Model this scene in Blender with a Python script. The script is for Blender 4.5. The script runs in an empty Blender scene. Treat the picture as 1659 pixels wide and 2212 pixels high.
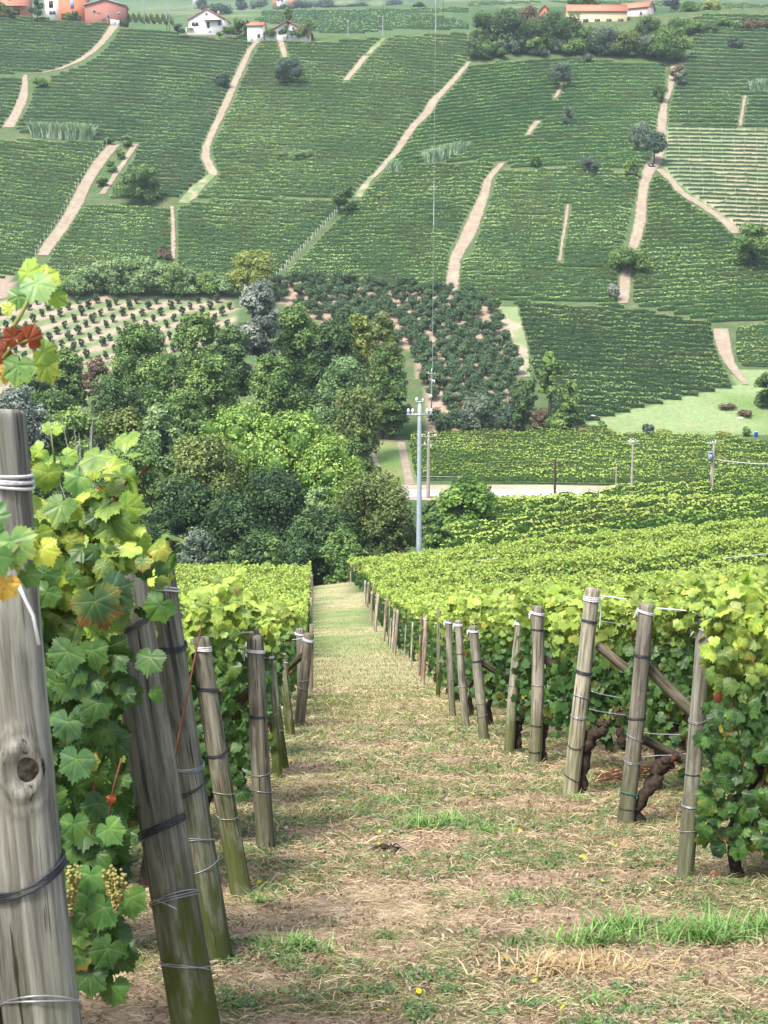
import bpy, math, random
import numpy as np
from math import radians, sin, cos, pi
SC = bpy.context.scene
COL = SC.collection
# ---------------------------------------------------------------- camera, sky, sun, exposure
PITCH = radians(10.0)
FPX, CX, CY = 3000.0, 829.5, 1106.0          # focal length and centre in the 1659 x 2212 view of the photo
cam_d = bpy.data.cameras.new('camera'); cam = bpy.data.objects.new('camera', cam_d); COL.objects.link(cam)
cam.location = (0, 0, 0); cam.rotation_euler = (radians(90) - PITCH, 0, 0)
cam_d.sensor_fit = 'VERTICAL'; cam_d.sensor_height = 36.0; cam_d.lens = 36.0 * FPX / 2212.0
cam_d.clip_start = 0.1; cam_d.clip_end = 6000
cam_d.dof.use_dof = True; cam_d.dof.focus_distance = 16.0; cam_d.dof.aperture_fstop = 14.0
SC.camera = cam
SC.render.resolution_x = 768; SC.render.resolution_y = 1024
SUN_EL, SUN_PHI = radians(60), radians(-40)      # sun high, behind the camera and to its left
w = bpy.data.worlds.new('World'); SC.world = w; w.use_nodes = True
nt = w.node_tree; bg = nt.nodes['Background']
sky = nt.nodes.new('ShaderNodeTexSky'); sky.sky_type = 'NISHITA'; sky.sun_disc = False
sky.sun_elevation = SUN_EL; sky.sun_rotation = math.atan2(sin(SUN_PHI), -cos(SUN_PHI)); sky.air_density = 1.0; sky.dust_density = 4.0; sky.ozone_density = 1.0
nt.links.new(sky.outputs[0], bg.inputs[0]); bg.inputs[1].default_value = 0.098
sd = bpy.data.lights.new('sun', 'SUN'); sun = bpy.data.objects.new('sun', sd); COL.objects.link(sun)
sd.energy = 1.7; sd.angle = radians(12); sd.color = (1.0, 0.96, 0.9)
sun.rotation_euler = (radians(90) - SUN_EL, 0, SUN_PHI)
SC.view_settings.view_transform = 'Standard'; SC.view_settings.look = 'None'
SC.view_settings.exposure = 1.55; SC.view_settings.gamma = 1.0
SC.render.engine = 'CYCLES'
cy = SC.cycles
cy.max_bounces = 6; cy.diffuse_bounces = 3; cy.glossy_bounces = 1; cy.transmission_bounces = 3
cy.volume_bounces = 0; cy.transparent_max_bounces = 4; cy.use_denoising = True
cy.sample_clamp_indirect = 4.0
# ---------------------------------------------------------------- projection helpers
cp, sp_ = cos(PITCH), sin(PITCH)
def pix(x, y, d):
    """world point seen at (x, y) of the photo at depth d"""
    x = np.asarray(x, float); y = np.asarray(y, float); d = np.asarray(d, float)
    r = (x - CX) / FPX * d; u = -(y - CY) / FPX * d
    return np.stack([r, d * cp + u * sp_, -d * sp_ + u * cp], -1)
def proj(P):
    P = np.asarray(P, float)
    d = P[..., 1] * cp - P[..., 2] * sp_; u = P[..., 1] * sp_ + P[..., 2] * cp
    return CX + FPX * P[..., 0] / d, CY - FPX * u / d, d
def sst(t): t = np.clip(t, 0, 1); return t * t * (3 - 2 * t)
def tab(pts, sm=3.0):
    p = pix(CX, [q[1] for q in pts], [q[0] for q in pts])
    Y = np.concatenate([[p[0, 1] - 40], p[:, 1]]); s = (p[1, 2] - p[0, 2]) / (p[1, 1] - p[0, 1])
    Z = np.concatenate([[p[0, 2] - 40 * s], p[:, 2]])
    g = np.arange(-30, Y[-1], 0.5); z = np.interp(g, Y, Z)
    k = np.exp(-0.5 * (np.arange(-24, 25) * 0.5 / sm) ** 2); k /= k.sum()
    zp = np.concatenate([z[0] - (z[1] - z[0]) * np.arange(24, 0, -1), z, z[-1] + (z[-1] - z[-2]) * np.arange(1, 25)])
    return g, np.convolve(zp, k, 'valid')
NEAR = [(d, 1310 + 5790 / d) for d in (2, 5, 10, 20, 31)] + [(42, 1437), (55, 1386), (73, 1330), (90, 1282), (108, 1245)]
FAR = [(258, 940), (275, 850), (300, 760), (330, 640), (420, 300), (470, 178), (520, 75), (560, 2), (600, -66), (660, -160)]
zc = lambda d, z: (d, CY - FPX * (z + d * sp_) / (d * cp))       # depth and height -> table entry
TL = tab(NEAR + [zc(113, -26), zc(125, -31), zc(145, -38), zc(165, -41.5), zc(188, -41), zc(215, -37), zc(240, -32.5)] + FAR)
TR = tab(NEAR + [zc(115, -25.5), zc(125, -28.3), zc(140, -28.6), zc(160, -28.3), zc(172, -29.5), zc(190, -32.4), (200, 1070), (207, 1046)] + FAR)
CRX = [-160, -147, -104, -99, -76, -48, -32, -5, 3, 20, 33, 65, 95, 120, 150]
CRY = [548, 546, 537, 533, 521, 515, 517, 519, 521, 524, 524, 533, 545, 549, 549]
CT = tab([(560, 120), (600, 92), (680, 72), (760, 52), (880, 30), (950, 21), (1000, 24), (1080, 22), (1200, 14), (1500, 4), (1900, -50), (2600, -160)], 6.0)
def H(X, Y):
    X = np.asarray(X, float); Y = np.asarray(Y, float)
    S = sst((X + 12) / 14)
    cl = lambda T, v: np.interp(v, T[0], T[1])
    Yc = np.interp(X, CRX, CRY) + 23.0; Ym = np.minimum(Y, Yc)
    Z = cl(TL, Ym) * (1 - S) + cl(TR, Ym) * S
    over = np.maximum(Y - Yc, 0); Z = Z - 0.16 * over - 0.0008 * over ** 2
    Z = Z + np.interp(Y, [35, 100, 112, 150, 175], [0, .1, .1, .02, 0]) * np.clip(X, -6, 60)
    Z = Z + .30 * np.sin(2 * pi * (Y - .45 * X) / 24 + 1.0) * sst((X - 1) / 9) * sst((Y - 42) / 14) * (1 - sst((Y - 98) / 12))
    wv = sst((Y - 300) / 80) * (1 - sst((Y - 640) / 60))
    Z = Z + wv * (1.3 * np.sin(X / 31 + Y / 60) + 0.8 * np.sin(X / 17 - Y / 37 + 1))
    B = cl(CT, Y) + 5 * np.sin(X / 130 + 0.6) + 0.012 * X * sst((Y - 900) / 500) + 7 * np.sin(X / 210 + Y / 340) * sst((Y - 1000) / 400)
    return np.where(Y > 572, np.maximum(Z, B), Z)
def ray(x, y, d0=2.0, d1=640.0, n=260):
    """first meeting of the view ray through (x, y) with the terrain; returns points and depth"""
    x = np.atleast_1d(np.asarray(x, float)); y = np.atleast_1d(np.asarray(y, float))
    ds = np.geomspace(d0, d1, n); lo = np.full(x.shape, ds[-2]); hi = np.full(x.shape, ds[-1]); done = np.zeros(x.shape, bool)
    for a, b in zip(ds[:-1], ds[1:]):
        p = pix(x, y, b); hit = (p[..., 2] < H(p[..., 0], p[..., 1])) & ~done
        lo = np.where(hit, a, lo); hi = np.where(hit, b, hi); done |= hit
        if done.all(): break
    for _ in range(16):
        m = (lo + hi) / 2; p = pix(x, y, m); h = p[..., 2] < H(p[..., 0], p[..., 1])
        hi = np.where(h, m, hi); lo = np.where(h, lo, m)
    p = pix(x, y, hi); p[..., 2] = H(p[..., 0], p[..., 1])
    return p, hi
# ---------------------------------------------------------------- numeric noise
_R = np.random.RandomState(7); _LAT = _R.rand(256, 256)
def vnoise(x, y):
    x = np.asarray(x, float); y = np.asarray(y, float)
    xi = np.floor(x).astype(int); yi = np.floor(y).astype(int); fx = x - xi; fy = y - yi
    fx = fx * fx * (3 - 2 * fx); fy = fy * fy * (3 - 2 * fy); g = lambda i, j: _LAT[i & 255, j & 255]
    return (g(xi, yi) * (1 - fx) + g(xi + 1, yi) * fx) * (1 - fy) + (g(xi, yi + 1) * (1 - fx) + g(xi + 1, yi + 1) * fx) * fy
def fbm(x, y, o=4):
    s = 0; a = .5
    for k in range(o): s = s + a * vnoise(x * 2 ** k + 17 * k, y * 2 ** k + 31 * k); a *= .5
    return s / (1 - .5 ** o)
# ---------------------------------------------------------------- mesh helpers
def mesh_np(name, V, F, col=None, uv=None, smooth=False):
    """F: an (m,k) index array or a list of such arrays"""
    Fs = [np.asarray(f) for f in (F if isinstance(F, list) else [F]) if len(f)]
    me = bpy.data.meshes.new(name); V = np.asarray(V, np.float32)
    me.vertices.add(len(V)); me.vertices.foreach_set('co', V.ravel())
    nl = sum(f.size for f in Fs); me.loops.add(nl); li = np.concatenate([f.ravel() for f in Fs]).astype(np.int32)
    me.loops.foreach_set('vertex_index', li)
    tot = np.concatenate([np.full(len(f), f.shape[1], np.int32) for f in Fs])
    me.polygons.add(len(tot)); st = np.concatenate([[0], np.cumsum(tot)[:-1]]).astype(np.int32)
    me.polygons.foreach_set('loop_start', st); me.polygons.foreach_set('loop_total', tot)
    if smooth: me.polygons.foreach_set('use_smooth', np.ones(len(tot), bool))
    me.update(calc_edges=True)
    if col is not None:
        c = np.ones((len(V), 4), np.float32); c[:, :3] = col
        a = me.attributes.new('Col', 'FLOAT_COLOR', 'POINT'); a.data.foreach_set('color', c.ravel())
    if uv is not None:
        u = me.uv_layers.new(name='UVMap'); u.data.foreach_set('uv', np.asarray(uv, np.float32)[li].ravel())
    return me
def obj(name, me, mat=None, parent=None, loc=None):
    o = bpy.data.objects.new(name, me); COL.objects.link(o)
    if mat is not None and len(me.materials) == 0: me.materials.append(mat)
    if parent is not None: o.parent = parent
    if loc is not None: o.location = [float(v) for v in loc]
    return o
def tag(o, label=None, cat=None, group=None, kind=None):
    if label: o['label'] = label
    if cat: o['category'] = cat
    if group: o['group'] = group
    if kind: o['kind'] = kind
    return o
def thing(name, label, cat, loc=(0, 0, 0), group=None, rz=0.0):
    o = bpy.data.objects.new(name, None); COL.objects.link(o); o.empty_display_size = 0.2
    o.location = [float(v) for v in loc]; o.rotation_euler = (0, 0, rz); return tag(o, label, cat, group)
def dup(root, loc, rz=0.0, sc=1.0, label=None):
    r = root.copy(); COL.objects.link(r); r.location = [float(v) for v in loc]; r.rotation_euler = (0, 0, rz); r.scale = (sc, sc, sc)
    if label: r['label'] = label
    for ch in list(root.children):
        c = ch.copy(); COL.objects.link(c); c.parent = r
        for g in list(ch.children):
            d = g.copy(); COL.objects.link(d); d.parent = c
    return r
class MB:
    """collects simple shapes into one mesh"""
    def __init__(s): s.V = []; s.Q = []; s.T = []; s.n = 0
    def add(s, V, F):
        V = np.asarray(V, float).reshape(-1, 3)
        for f in F:
            (s.Q if len(f) == 4 else s.T).append([i + s.n for i in f])
        s.V.append(V); s.n += len(V)
    def box(s, c, size, rz=0.0, tilt=None):
        x, y, z = [v / 2 for v in size]
        V = np.array([(a * x, b * y, e * z) for e in (-1, 1) for a, b in ((-1, -1), (1, -1), (1, 1), (-1, 1))])
        if tilt is not None:
            V = V @ np.array(tilt).T
        V = np.stack([V[:, 0] * cos(rz) - V[:, 1] * sin(rz), V[:, 0] * sin(rz) + V[:, 1] * cos(rz), V[:, 2]], 1) + np.array(c, float)
        s.add(V, [(3, 2, 1, 0), (4, 5, 6, 7), (0, 1, 5, 4), (1, 2, 6, 5), (2, 3, 7, 6), (3, 0, 4, 7)]); return s
    def prism(s, poly, y0, y1):
        """polygon in x,z swept along y"""
        n = len(poly); V = [(p[0], y0, p[1]) for p in poly] + [(p[0], y1, p[1]) for p in poly]
        F = [(i, (i + 1) % n, n + (i + 1) % n, n + i) for i in range(n)]
        for k in range(1, n - 1): F += [(0, k + 1, k), (n, n + k, n + k + 1)]
        s.add(V, F); return s
    def tube(s, pts, rad, seg=8, cap=True, noise=0.0, rnd=None):
        pts = np.asarray(pts, float); n = len(pts); rad = np.broadcast_to(np.asarray(rad, float), (n,))
        t = np.gradient(pts, axis=0); t /= np.linalg.norm(t, axis=1)[:, None] + 1e-9
        up = np.array([0, 0, 1.0]) if abs(t[0, 2]) < .9 else np.array([1.0, 0, 0])
        V = []; a = np.cross(up, t[0]); a /= np.linalg.norm(a)
        for i in range(n):
            a = a - t[i] * a.dot(t[i]); a /= np.linalg.norm(a) + 1e-9; b = np.cross(t[i], a)
            for k in range(seg):
                th = 2 * pi * k / seg; r = rad[i] * (1 + (noise * (rnd.rand() - .5) * 2 if noise else 0))
                V.append(pts[i] + r * (cos(th) * a + sin(th) * b))
        F = [(i * seg + k, i * seg + (k + 1) % seg, (i + 1) * seg + (k + 1) % seg, (i + 1) * seg + k) for i in range(n - 1) for k in range(seg)]
        if cap:
            V.append(pts[0]); V.append(pts[-1]); c0 = n * seg
            F += [(c0, (k + 1) % seg, k) for k in range(seg)] + [(c0 + 1, (n - 1) * seg + k, (n - 1) * seg + (k + 1) % seg) for k in range(seg)]
        s.add(V, F); return s
    def ball(s, c, r, seg=8, rings=5, sc=(1, 1, 1)):
        V = [(0, 0, -1)]
        for i in range(1, rings):
            ph = pi * i / rings
            V += [(sin(ph) * cos(2 * pi * k / seg), sin(ph) * sin(2 * pi * k / seg), -cos(ph)) for k in range(seg)]
        V.append((0, 0, 1)); L = len(V) - 1
        F = [(0, 1 + (k + 1) % seg, 1 + k) for k in range(seg)]
        for i in range(rings - 2):
            F += [(1 + i * seg + k, 1 + i * seg + (k + 1) % seg, 1 + (i + 1) * seg + (k + 1) % seg, 1 + (i + 1) * seg + k) for k in range(seg)]
        F += [(L, 1 + (rings - 2) * seg + k, 1 + (rings - 2) * seg + (k + 1) % seg) for k in range(seg)]
        s.add(np.array(V) * np.array(sc) * r + np.array(c, float), F); return s
    def mesh(s, name, smooth=False, col=None):
        F = []
        if s.Q: F.append(np.array(s.Q))
        if s.T: F.append(np.array(s.T))
        return mesh_np(name, np.concatenate(s.V), F, col=col, smooth=smooth)
    def build(s, name, mat, parent=None, loc=None, smooth=False):
        return obj(name, s.mesh(name, smooth), mat, parent, loc)
# ---------------------------------------------------------------- materials
def new_mat(name):
    m = bpy.data.materials.new(name); m.use_nodes = True; t = m.node_tree
    b = t.nodes['Principled BSDF']; b.inputs['Specular IOR Level'].default_value = 0.25; return m, t, b
def N(t, typ, **kw):
    n = t.nodes.new(typ)
    for k, v in kw.items():
        if k.startswith('i_'): n.inputs[int(k[2:]) if k[2:].isdigit() else k[2:].replace('_', ' ')].default_value = v
        else: setattr(n, k, v)
    return n
def ramp(t, stops):
    r = t.nodes.new('ShaderNodeValToRGB'); e = r.color_ramp.elements
    while len(e) < len(stops): e.new(0.5)
    for k, (p, c) in enumerate(stops): e[k].position = p; e[k].color = (*c, 1)
    return r
def mixc(t, fac, a, b, mode='MIX'):
    n = t.nodes.new('ShaderNodeMix'); n.data_type = 'RGBA'; n.blend_type = mode
    for i, v in ((0, fac), (6, a), (7, b)):
        if isinstance(v, bpy.types.NodeSocket): t.links.new(v, n.inputs[i])
        elif i == 0: n.inputs[0].default_value = v
        else: n.inputs[i].default_value = (*v, 1)
    return n.outputs[2]
def leaf_mat(name, transl=0.25, rough=0.5, spec=0.3, veins=False, nscale=0.0, k=1.0):
    m, t, b = new_mat(name); at = N(t, 'ShaderNodeAttribute', attribute_name='Col'); c = at.outputs['Color']
    if veins:
        uv = N(t, 'ShaderNodeUVMap'); sep = N(t, 'ShaderNodeSeparateXYZ'); t.links.new(uv.outputs[0], sep.inputs[0])
        def M(op, a, bb=None, cc=None):
            n = N(t, 'ShaderNodeMath', operation=op)
            for i, v in enumerate((a, bb, cc)):
                if v is None: continue
                if isinstance(v, bpy.types.NodeSocket): t.links.new(v, n.inputs[i])
                else: n.inputs[i].default_value = v
            return n.outputs[0]
        ax = M('ABSOLUTE', sep.outputs[0]); ang = M('ARCTAN2', ax, sep.outputs[1]); rad = M('SQRT', M('ADD', M('MULTIPLY', ax, ax), M('MULTIPLY', sep.outputs[1], sep.outputs[1])))
        best = None
        for a0 in (0.0, 0.80, 1.75):
            dd = M('MULTIPLY', M('ABSOLUTE', M('SUBTRACT', ang, a0)), rad); best = dd if best is None else M('MINIMUM', best, dd)
        vein = M('LESS_THAN', best, 0.012); vf = vein
        c = mixc(t, M('MULTIPLY', vf, 0.22), c, (0.45, 0.55, 0.22))
        tc = N(t, 'ShaderNodeTexCoord'); nz = N(t, 'ShaderNodeTexNoise'); nz.inputs['Scale'].default_value = 55; t.links.new(tc.outputs['Object'], nz.inputs['Vector'])
        mr = N(t, 'ShaderNodeMapRange'); mr.inputs[3].default_value = 0.72; mr.inputs[4].default_value = 1.3; t.links.new(nz.outputs[0], mr.inputs[0])
        nb = N(t, 'ShaderNodeTexNoise'); nb.inputs['Scale'].default_value = 16; nb.inputs['Detail'].default_value = 3; t.links.new(tc.outputs['Object'], nb.inputs['Vector']); rb_ = ramp(t, [(0.36, (0.62, 0.74, 0.72)), (0.5, (1, 1, 1)), (0.66, (1.3, 1.18, 0.95))]); t.links.new(nb.outputs[0], rb_.inputs[0]); c = mixc(t, 1.0, c, rb_.outputs[0], 'MULTIPLY')
        ns = N(t, 'ShaderNodeTexNoise'); ns.inputs['Scale'].default_value = 130; ns.inputs['Detail'].default_value = 1; t.links.new(tc.outputs['Object'], ns.inputs['Vector']); rs_ = ramp(t, [(0.70, (0, 0, 0)), (0.74, (1, 1, 1))]); t.links.new(ns.outputs[0], rs_.inputs[0]); c = mixc(t, rs_.outputs[0], c, (0.16, 0.09, 0.03))
        bmp = N(t, 'ShaderNodeBump'); bmp.inputs['Strength'].default_value = .6; bmp.inputs['Distance'].default_value = .004; t.links.new(M('ADD', nb.outputs[0], M('MULTIPLY', M('MINIMUM', best, 0.12), 5.0)), bmp.inputs['Height']); t.links.new(bmp.outputs[0], b.inputs['Normal'])
        hs = N(t, 'ShaderNodeVectorMath', operation='SCALE'); t.links.new(c, hs.inputs[0]); t.links.new(mr.outputs[0], hs.inputs['Scale']); c = hs.outputs[0]
    if k != 1.0:
        hs = N(t, 'ShaderNodeVectorMath', operation='SCALE'); t.links.new(c, hs.inputs[0]); hs.inputs['Scale'].default_value = k; c = hs.outputs[0]
    t.links.new(c, b.inputs['Base Color']); b.inputs['Roughness'].default_value = rough; b.inputs['Specular IOR Level'].default_value = spec
    if transl:
        tr = N(t, 'ShaderNodeBsdfTranslucent'); hs = mixc(t, 1.0, c, (1.0, 1.0, 0.45), 'MULTIPLY'); t.links.new(hs, tr.inputs[0])
        mx = N(t, 'ShaderNodeMixShader'); mx.inputs[0].default_value = transl
        t.links.new(b.outputs[0], mx.inputs[1]); t.links.new(tr.outputs[0], mx.inputs[2]); t.links.new(mx.outputs[0], t.nodes['Material Output'].inputs[0])
    return m
def plain(name, c, rough=0.8, metal=0.0, var=0.25, scale=8.0, spec=0.25, bump=0.0):
    m, t, b = new_mat(name); tc = N(t, 'ShaderNodeTexCoord'); nz = N(t, 'ShaderNodeTexNoise'); nz.inputs['Scale'].default_value = scale; nz.inputs['Detail'].default_value = 5
    t.links.new(tc.outputs['Object'], nz.inputs['Vector'])
    c1 = tuple(v * (1 - var) for v in c); c2 = tuple(min(1, v * (1 + var)) for v in c)
    r = ramp(t, [(0.3, c1), (0.7, c2)]); t.links.new(nz.outputs[0], r.inputs[0]); t.links.new(r.outputs[0], b.inputs['Base Color'])
    b.inputs['Roughness'].default_value = rough; b.inputs['Metallic'].default_value = metal; b.inputs['Specular IOR Level'].default_value = spec
    if bump:
        bp = N(t, 'ShaderNodeBump'); bp.inputs['Strength'].default_value = bump; bp.inputs['Distance'].default_value = .02; t.links.new(nz.outputs[0], bp.inputs['Height']); t.links.new(bp.outputs[0], b.inputs['Normal'])
    return m
def wood_mat():
    m, t, b = new_mat('weathered_wood'); tc = N(t, 'ShaderNodeTexCoord'); oi = N(t, 'ShaderNodeObjectInfo')
    off = N(t, 'ShaderNodeVectorMath', operation='ADD'); t.links.new(tc.outputs['Object'], off.inputs[0])
    cb = N(t, 'ShaderNodeCombineXYZ'); ml = N(t, 'ShaderNodeMath', operation='MULTIPLY'); ml.inputs[1].default_value = 40; t.links.new(oi.outputs['Random'], ml.inputs[0]); t.links.new(ml.outputs[0], cb.inputs[2]); t.links.new(ml.outputs[0], cb.inputs[0])
    t.links.new(cb.outputs[0], off.inputs[1])
    def nz(sc, scale, det, src=off.outputs[0]):
        mp = N(t, 'ShaderNodeMapping'); mp.inputs['Scale'].default_value = sc; t.links.new(src, mp.inputs[0])
        n = N(t, 'ShaderNodeTexNoise'); n.inputs['Scale'].default_value = scale; n.inputs['Detail'].default_value = det; n.inputs['Roughness'].default_value = .65; t.links.new(mp.outputs[0], n.inputs['Vector']); return n.outputs[0]
    n1 = nz((1, 1, .045), 34, 8); n2 = nz((1, 1, .22), 9, 4); n3 = nz((1, 1, .03), 60, 3); n4 = nz((1, 1, .3), 14, 5)
    r1 = ramp(t, [(0.32, (0.045, 0.042, 0.035)), (0.44, (0.125, 0.118, 0.098)), (0.56, (0.225, 0.218, 0.188)), (0.72, (0.42, 0.41, 0.37))]); t.links.new(n1, r1.inputs[0])
    r2 = ramp(t, [(0.5, (0, 0, 0)), (0.62, (1, 1, 1))]); t.links.new(n2, r2.inputs[0])
    c = mixc(t, r2.outputs[0], r1.outputs[0], (0.33, 0.32, 0.275)); lw = mixc(t, 0.62, r1.outputs[0], c)
    # algae towards the foot: a growth of its own on the wood
    sep = N(t, 'ShaderNodeSeparateXYZ'); t.links.new(tc.outputs['Object'], sep.inputs[0])
    mr = N(t, 'ShaderNodeMapRange'); mr.inputs[1].default_value = 0.15; mr.inputs[2].default_value = 1.25; mr.inputs[3].default_value = 0.5; mr.inputs[4].default_value = 0.0; t.links.new(sep.outputs[2], mr.inputs[0])
    ad = N(t, 'ShaderNodeMath', operation='ADD'); t.links.new(mr.outputs[0], ad.inputs[0]); t.links.new(n4, ad.inputs[1])
    r3 = ramp(t, [(0.66, (0, 0, 0)), (0.95, (1, 1, 1))]); t.links.new(ad.outputs[0], r3.inputs[0])
    am = N(t, 'ShaderNodeMath', operation='MULTIPLY'); t.links.new(r3.outputs[0], am.inputs[0]); t.links.new(oi.outputs['Alpha'], am.inputs[1])
    c = mixc(t, am.outputs[0], lw, (0.075, 0.095, 0.022))
    c = mixc(t, 1.0, c, oi.outputs['Color'], 'MULTIPLY')
    r4 = ramp(t, [(0.33, (0, 0, 0)), (0.37, (1, 1, 1))]); t.links.new(n3, r4.inputs[0])
    ck = mixc(t, r4.outputs[0], (0.22, 0.2, 0.18), (1, 1, 1)); c = mixc(t, 1.0, c, ck, 'MULTIPLY')
    t.links.new(c, b.inputs['Base Color']); b.inputs['Roughness'].default_value = .85
    bp = N(t, 'ShaderNodeBump'); bp.inputs['Strength'].default_value = .7; bp.inputs['Distance'].default_value = .008
    hh = N(t, 'ShaderNodeMath', operation='ADD'); t.links.new(n1, hh.inputs[0]); t.links.new(r4.outputs[0], hh.inputs[1]); t.links.new(hh.outputs[0], bp.inputs['Height']); t.links.new(bp.outputs[0], b.inputs['Normal'])
    return m
WOOD = wood_mat()
LEAF_NEAR = leaf_mat('vine_leaf', .28, .42, .4, veins=True)
LEAF_MID = leaf_mat('vine_leaf_cluster', .28, .5, .35)
LEAF_FAR = leaf_mat('far_foliage', .18, .6, .25)
TREE_LEAF = leaf_mat('tree_foliage', .22, .55, .3)
BARK = plain('vine_bark', (0.045, 0.033, 0.025), .95, var=.5, scale=30, bump=.8)
TRUNK = plain('tree_bark', (0.07, 0.06, 0.05), .95, var=.4, scale=3)
CANE = plain('vine_cane', (0.13, 0.05, 0.025), .6, var=.3, scale=20)
GREENCANE = plain('green_shoot', (0.22, 0.24, 0.07), .6, var=.3, scale=20)
CORD = plain('white_cord', (0.72, 0.71, 0.74), .6, var=.12, scale=30)
WIRE = plain('galvanised_wire', (0.42, 0.43, 0.45), .4, metal=.6, var=.2, scale=20)
DARKWIRE = plain('dark_wire', (0.06, 0.065, 0.075), .5, metal=.4, var=.3, scale=20)
TEAL = plain('teal_cord', (0.02, 0.18, 0.14), .5, var=.2)
GRAPE = plain('grape_skin', (0.27, 0.24, 0.07), .5, var=.5, scale=22, spec=.5)
STEEL = plain('pale_steel', (0.42, 0.45, 0.48), .5, metal=.3, var=.08)
CONC = plain('pole_concrete', (0.42, 0.37, 0.34), .9, var=.15)
DARKPOLE = plain('tarred_wood', (0.07, 0.045, 0.035), .9, var=.3)
WHITE = plain('white_ceramic', (0.85, 0.85, 0.85), .3, var=.03)
# ================================================================ TERRAIN
def inpoly(x, y, poly):
    r = np.zeros(np.shape(x), bool); n = len(poly)
    for i in range(n):
        x1, y1 = poly[i]; x2, y2 = poly[(i + 1) % n]
        c = ((y1 > y) != (y2 > y)) & (x < (x2 - x1) * (y - y1) / ((y2 - y1) or 1e-9) + x1); r ^= c
    return r
# tracks on the far hillside: centre line in the photo and width there
TRACKS = {
 'A': [(250,50,18),(247,57,20),(225,87,15),(200,112,15),(170,132,14),(130,149,11),(95,157,8),(60,160,7)],
 'A2': [(54,162,9),(54,185,12),(50,212,20),(36,245,23),(17,276,25)],
 'B': [(560,84,10),(540,108,11),(525,140,13),(510,172,15),(495,210,15),(480,242,15),(467,270,15),(452,302,15),(445,320,16),(444,340,18),(455,364,21),(461,378,20)],
 'C': [(247,313,26),(232,330,26),(217,348,26),(197,378,27),(180,408,26),(165,440,29),(147,472,29),(127,502,29),(107,528,30),(92,553,24)],
 'C2': [(292,312,13),(270,348,12),(240,392,12),(220,420,13)],
 'L': [(190,431,6),(275,437,6),(337,440,7),(378,440,8)],
 'V': [(372,446,7),(374,492,8),(375,560,8)],
 'D': [(606,84,12),(611,107,13),(615,124,10)],
 'E': [(790,121,13),(770,147,14),(747,174,12)],
 'F': [(1014,134,9),(992,160,13),(969,186,14),(939,216,20),(922,245,20),(894,272,17),(874,300,17),(857,327,15),(828,360,13),(806,384,12)],
 'G': [(1085,353,12),(1069,370,14),(1054,390,17),(1047,419,20),(1036,447,26),(1024,477,30),(1009,514,31),(992,542,27),(982,564,25),(979,597,27),(974,628,28),(964,650,36)],
 'H': [(1163,262,13),(1150,276,12),(1140,292,9)], 'H2': [(1216,182,8),(1199,212,8)],
 'I': [(1459,142,16),(1449,175,15),(1448,198,8),(1436,220,13),(1431,250,19),(1429,280,20),(1430,326,12),(1414,352,34),(1400,372,26),(1391,401,20),(1386,439,21),(1383,476,25),(1374,514,25),(1369,531,22),(1362,560,22),(1351,594,23),(1349,626,23),(1345,656,24)],
 'J': [(1424,366,17),(1451,391,15),(1469,414,17),(1494,431,22),(1519,446,19),(1549,466,19),(1571,483,21),(1592,505,24)],
 'K': [(1556,711,34),(1561,736,33),(1566,761,30),(1577,786,23),(1596,811,19),(1611,832,14)],
 'M': [(1227,442,6),(1222,480,6),(1215,520,6),(1209,564,6)], 'M2': [(1609,207,6),(1604,240,6),(1599,272,6)],
}
GRASSTRK = {'B2': [(462,376,18),(430,402,26),(408,428,30),(395,440,24)], 'F2': [(806,380,12),(790,400,16),(772,427,16)], 'E2': [(830,83,9),(808,104,12),(795,118,12)],
 'N': [(1096,664,44),(1106,707,44),(1117,742,42),(1124,778,36),(1130,815,30)]}
FENCE = [(727,463,7),(690,503,6),(650,545,6),(597,603,6)]
def dense(pl, step=4.0):
    p = np.array(pl, float); L = np.concatenate([[0], np.cumsum(np.hypot(*np.diff(p[:, :2], axis=0).T))]); s = np.arange(0, L[-1] + step / 2, step)
    return np.stack([np.interp(s, L, p[:, k]) for k in range(3)], 1)
CUT = np.concatenate([dense(v) for v in list(TRACKS.values()) + list(GRASSTRK.values()) + [FENCE]])
def on_track(x, y, pad=1.0):
    x = np.asarray(x, float); y = np.asarray(y, float); r = np.zeros(x.shape, bool)
    for k in range(0, len(x), 4000):
        dx = x[k:k+4000, None] - CUT[:, 0]; dy = (y[k:k+4000, None] - CUT[:, 1]) * 2.2
        r[k:k+4000] = (dx ** 2 + dy ** 2 < (CUT[:, 2] / 2 + pad) ** 2 + 20).any(1) & (np.abs(dx) < CUT[:, 2] / 2 + pad).any(1)
    return r
MEADOW = [(1235,925),(1290,905),(1400,876),(1500,853),(1585,832),(1585,800),(1600,800),(1720,795),(1720,940),(1235,940)]
YOUNGV = [(1440,270),(1720,285),(1720,560),(1659,540),(1600,500),(1550,455),(1500,425),(1440,375),(1435,330)]
ORCH_Y = [(-60,652),(80,641),(510,641),(510,690),(470,760),(380,830),(150,870),(-60,860)]
ORCH_H = [(600,606),(900,622),(1075,656),(1095,705),(1120,800),(1150,940),(925,940),(930,880),(890,760),(700,700),(600,650)]
LOOPG = [(780,935),(880,945),(905,1056),(780,1060)]
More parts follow.
